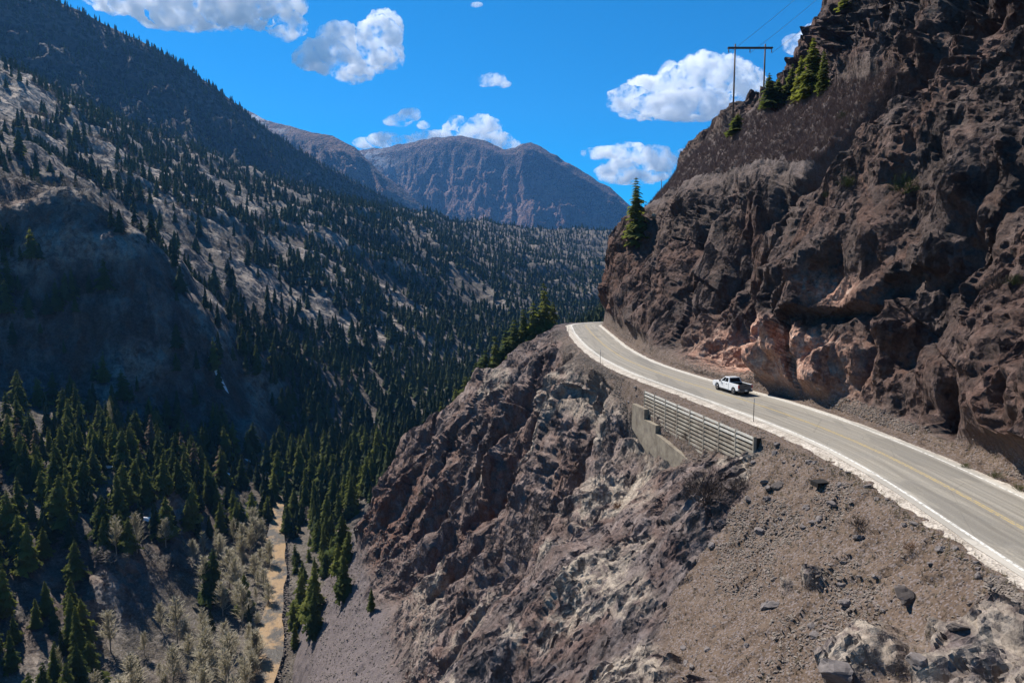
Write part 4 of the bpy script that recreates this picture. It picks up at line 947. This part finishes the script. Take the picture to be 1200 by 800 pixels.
vs_ = [wp(ys_of(y), .75, z) for y, z in cw]+[wp(ys_of(y), .12, z) for y, z in cw]; n_ = len(cw)
mb = MB(); mb.add(vs_, [tuple(range(n_)), tuple(range(2*n_-1, n_-1, -1))]+[(i, (i+1) % n_, n_+(i+1) % n_, n_+i) for i in range(n_)])
cwr = mb.build('concrete_wall', M['concrete'], None); tag(cwr, 'stepped tan concrete footing wall under the slatted retaining wall', 'concrete wall')
mb = MB()
# ------------------------------------------------------------------ snow poles along the edge
for y, x, h_, lb in ((68.4, 24.6, 2.6, 'thin dark snow pole at the road edge beside the retaining wall, nearest of three'), (115, 15.0, 2.5, 'thin snow pole halfway up the road edge, middle one of three'), (168, 14.0, 2.2, 'thin snow pole at the far end of the road, farthest of three')):
    e = empty('snow_pole', (x, y, near_z(x, y)-.15)); tag(e, lb, 'marker post', 'snow poles along the road edge')
    mb = MB(); mb.tube((0, 0, 0), (0, 0, h_), .038, .03, 8); mb.build('pole', M['dark_steel'], e, True); mb = MB(); mb.box((0, -.045, h_-.25), (.08, .012, .3)); mb.build('reflector', M['clear_lens'], e)
# ------------------------------------------------------------------ power pole and wires
p1 = pick(852, 151, 4); p1 = Vector((47.1, 150, float(p1[2]) if abs(p1[1]-150) < 30 else 46)); g1 = near_z(47.1, 150)
zt = 15+257/800*150; pe = empty('power_pole', (47.1, 150, 0)); pe.location = (0, 0, 0)
tag(pe, 'wooden two legged power pole with crossarm standing on the cliff shoulder', 'power pole', None)
PX1, PX2 = 47.25, 53.6; g2 = near_z(PX2, 150)
mb = MB(); mb.tube((PX1, 150, min(g1, 46)-2.5), (PX1, 150, zt), .22, .15, 10); mb.build('pole', M['weathered_wood'], pe, True)
mb = MB(); mb.tube((PX2, 150, min(g2, 49)-3), (PX2, 150, zt), .22, .15, 10); mb.build('pole', M['weathered_wood'], pe, True)
mb = MB()
for dy in (-.2, .2): mb.bar((45.7, 150+dy, zt-.8), (55.2, 150+dy, zt-.8), .12, .32)
mb.build('crossarm', M['weathered_wood'], pe)
ins = [(45.9, 150, zt-1.0), (50.4, 150, zt-1.0), (55.0, 150, zt-1.0)]
for (x, y, z) in ins:
    mb = MB()
    for k in range(5): mb.tube((x, y, z-.16*k), (x, y, z-.16*k-.10), .13, .07, 10)
    mb.build('insulator', M['porcelain'], pe, True)
for k, (a, lb) in enumerate(zip(ins, ('power line wire from the outer end of the crossarm', 'power line wire from the middle of the crossarm', 'power line wire from the inner end of the crossarm, lowest of the three'))):
    a = Vector((a[0], a[1], a[2]-.85)); b = a+Vector((72, 62, 64+2*(2-k))); mb = MB(); prev = a
    for j in range(1, 41):
        u_ = j/40; q = a.lerp(b, u_); q.z -= 9*u_*(1-u_); mb.tube(prev, q, .035, .035, 5, False); prev = q
    o = mb.build('power_line', M['wire_metal'], None); tag(o, lb, 'power line', 'wires running up from the power pole')
x, y = (772-600)/800*178, 178.0; mb = MB(); zg = near_z(x, y); mb.tube((x, y, 33.5), (x, y, 15+107/800*178), .11, .08, 8); o = mb.build('utility_post', M['weathered_wood'], None, True); tag(o, 'short thin wooden post on the cliff edge behind the tall spruce', 'post')
# drain box
p = pick(960, 567, 3); e = empty('drain_box', (float(p[0]), float(p[1]), float(p[2])), R(12)); tag(e, 'dark rectangular steel drain box sticking out of the dirt below the road', 'drain box')
mb = MB(); mb.box((0, 0, .30), (1.25, .9, .06)); mb.box((-.6, 0, .12), (.05, .9, .34)); mb.box((.6, 0, .12), (.05, .9, .34)); mb.build('channel', M['dark_steel'], e, bevel=.01); mb = MB(); mb.box((0, .35, .1), (1.1, .1, .36)); mb.build('back_plate', M['dark_steel'], e)

# ------------------------------------------------------------------ bushes
def bush_mesh(seed, n=60, flat=.8, th=.006):
    r = random.Random(seed); V = []; F = []
    def seg(p, q, w_):
        d = Vector(q)-Vector(p); s_ = d.cross(Vector((r.uniform(-1, 1), r.uniform(-1, 1), r.uniform(-1, 1)))); s_.normalize(); s_ *= w_; k = len(V); V.extend([tuple(Vector(p)+s_), tuple(Vector(p)-s_), tuple(q)]); F.append((k, k+1, k+2))
    def grow(p, d, L, w_, lev):
        mid = Vector(p)+d*L; seg(p, mid, w_)
        if lev == 0: return
        for _ in range(4 if lev > 1 else 5):
            u_ = r.uniform(.35, 1); b = Vector(p).lerp(mid, u_); dd_ = (d+Vector((r.uniform(-1, 1), r.uniform(-1, 1), r.uniform(-.5, .9)))*.75).normalized(); grow(b, dd_, L*r.uniform(.4, .65), w_*.7, lev-1)
    for i in range(n):
        a = r.random()*6.283; e = r.uniform(.25, 1.45); d = Vector((math.cos(a)*math.cos(e), math.sin(a)*math.cos(e), math.sin(e)*flat)).normalized(); grow(Vector((r.uniform(-.12, .12), r.uniform(-.12, .12), -.03)), d, r.uniform(.35, .55), th, 2)
    return np.array(V, np.float32), np.array(F, np.int32)
bu = [bush_mesh(31, 48, .8, .010), bush_mesh(32, 40, .8, .010), bush_mesh(33, 46, .8, .010)]
def bush(px, py, size_, mat, lb, cat='bush', k=0, group=None, rad=4):
    p = pick(px, py, rad); me = mesh_np('bush', *bu[k % 3], False); o = link('bush', me, mat, None, (float(p[0]), float(p[1]), float(p[2])-.1)); o.scale = (size_,)*3; o.rotation_euler = (0, 0, random.random()*6); tag(o, lb, cat, group); return o
bush(826, 585, 4.2, M['brush'], 'large leafless grey brown bush in front of the retaining wall', k=0)
bush(806, 574, 2.3, M['brush'], 'smaller leafless bush at the foot of the concrete wall', k=1)
bush(862, 572, 2.2, M['brush'], 'leafless bush to the right of the large bare bush', k=2)
bush(1003, 612, 1.35, M['brush'], 'bare twiggy bush on the dirt slope below the road edge', k=1)
bush(720, 592, 1.5, M['brush_rust'], 'round rust orange bush on the rock face left of the wall', k=2)
bush(800, 512, 1.1, M['brush'], 'small bare bush hanging in front of the wall slats', k=0)
bush(1165, 335, 2.0, M['brush'], 'grey bare bush on the right hand cliff above the road', k=0)
bush(1062, 640, .8, M['brush_rust'], 'tan tufted bush just below the near road edge', k=1)
M['scrub_green'] = mat_leaf('scrub_green', (.035, .05, .018), (.10, .11, .035))
for px_, py_, s_, lb in ((1058, 225, 3.4, 'dark green shrub growing in the cleft of the cliff'), (992, 214, 2.2, 'green shrub on the cliff above the pink rocks'), (985, 135, 1.8, 'green shrub in the hollow behind the brushy dome'), (965, 232, 1.4, 'small green shrub on the cliff ledge, left of the others'), (1185, 330, 1.3, 'yellow green shrub at the right edge of the cliff'), (1165, 556, 1.0, 'low green weeds at the foot of the cliff by the road'), (1192, 572, 1.0, 'low green weeds at the cliff foot nearest the camera'), (1128, 545, .8, 'small green tuft at the cliff foot beside the verge'), (432, 700, 1.5, 'green shrub at the head of the scree'), (490, 575, 1.4, 'small green shrub high on the bluff face')):
    bush(px_, py_, s_, M['scrub_green'], lb, 'shrub', px_)
# brush cover on the dome and the verges: uncountable twigs
def cover(name, mask, n_, smin, smax, mat, label, cat, tmpl, seed):
    rg_ = np.random.default_rng(seed); idx = np.nonzero(mask.reshape(-1))[0]; ii = rg_.choice(idx, min(n_, len(idx)), replace=False)
    V, F = tmpl; sz = rg_.uniform(smin, smax, len(ii)); an = rg_.random(len(ii))*6.283; c, s_ = np.cos(an)[:, None], np.sin(an)[:, None]; w_ = sz[:, None]
    X = (V[:, 0]*c-V[:, 1]*s_)*w_+NPf[ii, 0:1]; Y = (V[:, 0]*s_+V[:, 1]*c)*w_+NPf[ii, 1:2]; Z = V[:, 2]*w_+NPf[ii, 2:3]
    me = mesh_np(name, np.stack([X, Y, Z], -1).reshape(-1, 3), (F[None]+(np.arange(len(ii))*len(V))[:, None, None]).reshape(-1, 3), False); a = me.attributes.new('tint', 'FLOAT', 'POINT'); a.data.foreach_set('value', np.repeat(rg_.random(len(ii)), len(V)).astype(np.float32))
    o = link(name, me, mat); tag(o, label, cat, kind='stuff'); return o
M['brush_cover'] = mat_leaf('brush_cover', (.12, .082, .072), (.27, .20, .175), attr='tint'); M['tuft'] = mat_leaf('tuft', (.16, .125, .07), (.28, .23, .14), attr='tint')
def spray(seed, n_, w_):
    r = random.Random(seed); V = []; F = []
    for i in range(n_):
        a = r.random()*6.283; e = r.uniform(.4, 1.4); L = r.uniform(.5, 1); k = len(V); x, y = r.uniform(-.15, .15), r.uniform(-.15, .15)
        V += [(x-math.sin(a)*w_, y+math.cos(a)*w_, -.05), (x+math.sin(a)*w_, y-math.cos(a)*w_, -.05), (x+math.cos(a)*math.cos(e)*L, y+math.sin(a)*math.cos(e)*L, math.sin(e)*L)]; F.append((k, k+1, k+2))
    return np.array(V, np.float32), np.array(F, np.int32)
yg, zg_ = NP[..., 1], NP[..., 2]
domem = (NU > 12.25) & (NU < 13.1) & (yg > 84) & (yg < 185) & (NDIRT > .25)
cover('brush', domem, 9000, .5, 1.3, M['brush_cover'], 'leafless mauve brown brush covering the rounded dome of the cliff', 'brush', spray(1, 22, .018), 1)
tm = (((NU > 3.4) & (NU < 6.6)) | ((NU > 9.0) & (NU < 9.9))) & (yg > 20) & (yg < 200) & (NDIRT > .55)
cover('grass', tm, 2600, .15, .42, M['tuft'], 'dry grass tufts scattered on the dirt slopes beside the road', 'grass', spray(2, 12, .03), 2)
# ------------------------------------------------------------------ loose rocks
def rock_mesh(seed, sub=3, name='boulder'):
    bm = bmesh.new(); bmesh.ops.create_icosphere(bm, subdivisions=sub, radius=1); P = np.array([v.co[:] for v in bm.verts], np.float32)
    F = np.array([[v.index for v in f.verts] for f in bm.faces], np.int32); bm.free(); r = np.random.default_rng(seed)
    for _ in range(9):   # chop flat facets
        d = r.normal(size=3); d /= np.linalg.norm(d); lim = r.uniform(.45, .8); k = P@d; P = P-np.maximum(k-lim, 0)[:, None]*d[None, :].astype(np.float32)
    P *= r.uniform(.6, 1.15, 3); v, e, _ = facets(P*1.8+seed, seed, 1); P = P*(1+.16*v[:, None]); return P.astype(np.float32), F
M['boulder'] = pm('boulder', (.19, .165, .155), .92, 0, 0, 2.0, (.085, .07, .066)); M['boulder_dark'] = pm('boulder_dark', (.10, .082, .074), .9, 0, .5, 2)
bm_ = []
for k in range(6): P_, F_ = rock_mesh(k+1); me = mesh_np('boulder', P_, F_, False); me.materials.append(M['boulder']); bm_.append(me)
bmd = mesh_np('boulder', *rock_mesh(9), False); bmd.materials.append(M['boulder_dark'])
def boulder(pos, s_, lb, me=None, group=None, sc3=(1, 1, .7)):
    o = bpy.data.objects.new('boulder', me or bm_[int(rng.integers(0, 6))]); col.objects.link(o); o.location = (float(pos[0]), float(pos[1]), float(pos[2])+s_*.12); o.scale = tuple(s_*q for q in sc3); o.rotation_euler = (rng.normal(0, .3), rng.normal(0, .3), rng.random()*6.28); tag(o, lb, 'boulder', group)
for px_, py_, s_, lb, dk in ((906, 567, .62, 'dark angular rock on the dirt left of the drain box', 1), (1062, 697, .78, 'long dark boulder lying on the slope below the near road', 1), (1004, 628, .45, 'pale block below the bare twiggy bush', 0), (893, 563, .5, 'flat pale rock beside the dark angular rock', 0), (874, 583, .4, 'tilted slab on the dirt below the wall', 0), (900, 706, .5, 'grey boulder at the edge of the pale outcrop', 0), (1120, 735, .5, 'blocky boulder on the lower right slope', 1), (985, 792, .9, 'large grey boulder at the bottom of the slope', 0), (1070, 770, .6, 'pale boulder near the bottom of the slope', 0), (764, 253, 1.3, 'rounded white rock jutting from the far cliff edge', 2), (885, 620, .5, 'grey rock among rubble under the bush', 0)):
    p = pick(px_, py_, 4)
    if dk == 2:
        me = mesh_np('boulder', *rock_mesh(14), False); me.materials.append(M['concrete']); boulder(p, s_, lb, me)
    else: boulder(p, s_, lb, bmd if dk else None, None, (1.3, .9, .7))
sl = (((NU > 3.2) & (NU < 6.2)) & (NDIRT > .5) & (yg > 24) & (yg < 100)); idx = np.nonzero(sl.reshape(-1))[0]; ch = rng.choice(idx, 900, replace=False); ok_ = visible(NPf[ch], 1.02) & (n_px[ch] < 1195) & (n_py[ch] < 795); ch = ch[ok_][:110]
for i in ch:
    s_ = .14+.34*rng.random()**2.5; a = 'high on the dirt slope near the road edge' if n_py[i] < 640 else 'low on the dirt slope at the bottom right' if n_px[i] > 850 else 'on the lower slope beside the pale outcrops'
    boulder(NPf[i], s_, f'{"larger" if s_ > .3 else "small"} angular grey rock lying {a}', None, 'loose rocks '+a)
rk_t = []
def mini_rock(seed):
    r = np.random.default_rng(seed); bm = bmesh.new(); bmesh.ops.create_icosphere(bm, subdivisions=1, radius=1); P = np.array([v.co[:] for v in bm.verts], np.float32); F = np.array([[v.index for v in f.verts] for f in bm.faces], np.int32); bm.free(); return (P*r.uniform(.6, 1.25, (len(P), 1))*np.array([1.1, .8, .6])).astype(np.float32), F
M['rubble'] = mat_leaf('rubble', (.10, .08, .07), (.26, .22, .185), attr='tint')
rb = (yg > 18) & (yg < 205) & (NDIRT > .35) & (((NU > 2.2) & (NU < 6.5)) | ((NU > 9.1) & (NU < 10.4)))
wn = fbm(NP/6, 3, 77) > .0
cover('rubble', rb & wn, 15000, .03, .16, M['rubble'], 'broken grey stones strewn over the dirt slope and cliff foot', 'rubble', mini_rock(1), 3)
cover('rubble', rb & ~wn, 4000, .03, .12, M['rubble'], 'sparser broken stones between the denser rubble streaks', 'rubble', mini_rock(2), 4)
cover('rubble', (NU < 2.3) & (NU > .8) & (yg > 80) & (yg < 200), 6000, .10, .38, M['rubble'], 'grey scree stones on the fan at the foot of the bluff', 'scree', mini_rock(3), 5)

# stones along the creek
m_ = 2600; ci = rng.integers(0, 240, m_); of_ = rng.normal(0, 1, m_); of_ = np.sign(of_)*(1.6+1.9*np.abs(of_)); sx_ = ckx[ci]-1.2+2.2*vnoise(np.stack([cs[ci]*1.3, ci*0, ci*0], -1), 9)+of_; sy_ = cky[ci]+rng.uniform(-.6, .6, m_)
V, F = mini_rock(8); sz = rng.uniform(.15, .6, m_)**1.3; P_ = V[None]*sz[:, None, None]+np.stack([sx_, sy_, np.maximum(bil(OP[..., 2], sx_, sy_), ckz[ci])+.1], -1)[:, None, :]
me = mesh_np('river_stones', P_.reshape(-1, 3), (F[None]+(np.arange(m_)*len(V))[:, None, None]).reshape(-1, 3), False); a = me.attributes.new('tint', 'FLOAT', 'POINT'); a.data.foreach_set('value', np.repeat(rng.random(m_), len(V)).astype(np.float32))
tag(link('river_stones', me, M['rubble']), 'grey stones lining both edges of the ochre creek', 'river stones', kind='stuff')

# ------------------------------------------------------------------ snow patches in the shaded gorge
OPf = OP.reshape(-1, 3); o_px, o_py, o_d = project(OPf)
def opick(px, py, rad=6):
    m = (np.abs(o_px-px) < rad) & (np.abs(o_py-py) < rad) & (o_d > 60); i = np.nonzero(m)[0]; return OPf[i[np.argmin(o_d[i])]]
for px_, py_, L_, w_, a_, lb in ((92, 532, 7, 1.6, .1, 'upper half of the long snow streak above the left stand of conifers'), (118, 543, 6, 1.9, .2, 'lower half of the long snow streak above the left stand of conifers'), (180, 606, 7, 1.3, .3, 'snow streak at the top of the rock shelf'), (268, 566, 3.5, 1.2, 0, 'small snow patch beside the rust coloured rock'), (273, 551, 4, 1.0, .1, 'thin snow patch above the rust coloured rock'), (305, 537, 5, 1.3, .2, 'snow patch right of the conifer stand'), (330, 550, 5, 1.5, .2, 'snow patch on the dark slope above the creek bend'), (430, 488, 8, 1.6, .1, 'snow patch high on the dark gorge wall'), (455, 508, 7, 1.2, .1, 'snow strip on the dark gorge wall near the bluff'), (262, 437, 5, 1.4, 0, 'snow patch alone on the upper dark wall')):
    p = opick(px_, py_); u_ = np.linspace(-1, 1, 30); v_ = np.linspace(-1, 1, 9)
    ww = w_*(1-u_**2)**.6*(1+.5*vnoise(np.stack([u_*4+px_, u_*0, u_*0], -1), 3)); ce = .6*w_*vnoise(np.stack([u_*2+px_, u_*0+9, u_*0], -1), 4)
    X = p[0]+L_*u_[:, None]*math.cos(a_)+0*v_; Y = p[1]+(ce[:, None]+ww[:, None]*v_)*.9+L_*u_[:, None]*math.sin(a_); Z = bil(OP[..., 2], X, Y)+.35*(1-v_[None, :]**2)+.12
    o = link('snow_patch', mesh_np('snow_patch', np.stack([X, Y, Z], -1).reshape(-1, 3), grid_faces(30, 9), True), M['snow']); tag(o, lb, 'snow patch', 'old snow patches in the shaded gorge')

# ------------------------------------------------------------------ clouds (beyond the haze)
m = bpy.data.materials.new('cloud'); m.use_nodes = True; t = m.node_tree; t.nodes.clear(); n = N(t); oo = t.nodes.new('ShaderNodeOutputMaterial')
pv = t.nodes.new('ShaderNodeVolumePrincipled'); pv.inputs['Color'].default_value = (1, 1, 1, 1); pv.inputs['Anisotropy'].default_value = .1
t.links.new(n.math('MULTIPLY', n.ramp(n.noise(n.coord(), .0055, 8, .68), [(.45, 0.), (.57, 1.)]), .018), pv.inputs['Density']); t.links.new(pv.outputs[0], oo.inputs['Volume']); M['cloud'] = m
bm = bmesh.new(); bmesh.ops.create_icosphere(bm, subdivisions=5, radius=1); SP = np.array([v.co[:] for v in bm.verts], np.float32); SF = np.array([[v.index for v in f.verts] for f in bm.faces], np.int32); bm.free()
def cloud(blobs, D, lb, seed):
    Vs = []; Fs = []; r = np.random.default_rng(seed)
    for (cx, cy, rx, ry) in blobs:
        c = np.array([(cx-600)/800*D, D+r.uniform(-1, 1)*D*.012, CAMZ-(cy-320)/800*D]); s3 = np.array([rx*1.2/800*D, (rx+ry)/2.2/800*D, ry*1.2/800*D])
        P = SP*s3+c; q = P/(D*.02); dsp = 1+.30*fbm(q, 4, seed, .55)+.16*fbm(q*2.6, 4, seed+2, .6, True); P = c+(P-c)*dsp[:, None]; Fs.append(SF+len(Vs)*len(SP)); Vs.append(P)
    me = mesh_np('cloud', np.concatenate(Vs), np.concatenate(Fs), True); o = link('cloud', me, M['cloud']); tag(o, lb, 'cloud', 'white cumulus clouds')
cloud([(160, 8, 34, 16), (200, 10, 40, 24), (235, 30, 30, 18), (260, 8, 50, 28), (300, 18, 44, 24), (335, 14, 28, 20), (345, 42, 18, 11), (220, -20, 80, 25), (310, -22, 60, 25)], 8600, 'largest white cloud, cut by the top edge above the left ridge', 1)
cloud([(385, 78, 24, 15), (408, 66, 22, 20), (430, 74, 26, 18), (452, 62, 20, 22), (458, 42, 15, 15), (420, 94, 20, 9), (462, 80, 13, 10)], 8400, 'puffy white cloud right of the largest one', 2)
cloud([(568, 105, 9, 5), (580, 103, 12, 6), (590, 105, 8, 4)], 8200, 'tiny white cloud in the middle of the sky', 3)
cloud([(470, 145, 14, 5), (484, 141, 11, 6), (497, 150, 7, 4)], 8200, 'small wispy cloud above the distant ridge', 4)
cloud([(520, 166, 18, 8), (545, 160, 22, 14), (566, 160, 20, 15), (585, 170, 15, 9), (600, 176, 9, 5)], 8000, 'white cloud rising behind the flat topped peak', 5)
cloud([(432, 172, 12, 5), (455, 170, 16, 7), (478, 172, 14, 6), (500, 166, 12, 6)], 8100, 'low white cloud along the ridge left of the peak', 6)
cloud([(735, 125, 22, 12), (760, 118, 26, 20), (788, 112, 24, 24), (815, 105, 28, 26), (845, 110, 26, 28), (870, 120, 20, 26), (800, 132, 50, 14), (745, 134, 20, 9), (868, 96, 14, 10)], 8300, 'large white cloud behind the power pole', 7)
cloud([(708, 184, 22, 7), (735, 180, 22, 9), (722, 204, 22, 11), (748, 196, 24, 18), (768, 190, 18, 15), (740, 210, 30, 7)], 8100, 'white cloud low over the distant peak, behind the thin topped spruce', 8)
cloud([(798, 186, 10, 8), (808, 182, 10, 8)], 8100, 'small white cloud touching the cliff edge', 9)
cloud([(925, 60, 14, 9), (940, 53, 16, 9), (950, 60, 12, 10)], 8300, 'small white cloud beside the ledge conifers', 10)
cloud([(560, 23, 6, 2.5)], 8300, 'faint scrap of cloud high in the middle of the sky', 11)
cloud([(402, 2, 5, 3)], 8300, 'faint scrap of cloud at the top edge between the two big clouds', 12)

# ------------------------------------------------------------------ air
m = bpy.data.materials.new('haze'); m.use_nodes = True; t = m.node_tree; t.nodes.clear(); oo = t.nodes.new('ShaderNodeOutputMaterial'); pv = t.nodes.new('ShaderNodeVolumePrincipled')
pv.inputs['Color'].default_value = (.16, .46, 1, 1); pv.inputs['Density'].default_value = 5e-5; pv.inputs['Anisotropy'].default_value = .2; t.links.new(pv.outputs[0], oo.inputs['Volume'])
hb = MB(); hb.box((0, 3100, 700), (14000, 7000, 1720)); h = hb.build('haze', m); tag(h, 'thin blue mountain haze', 'haze', kind='stuff')
print('total', time.time()-T0)
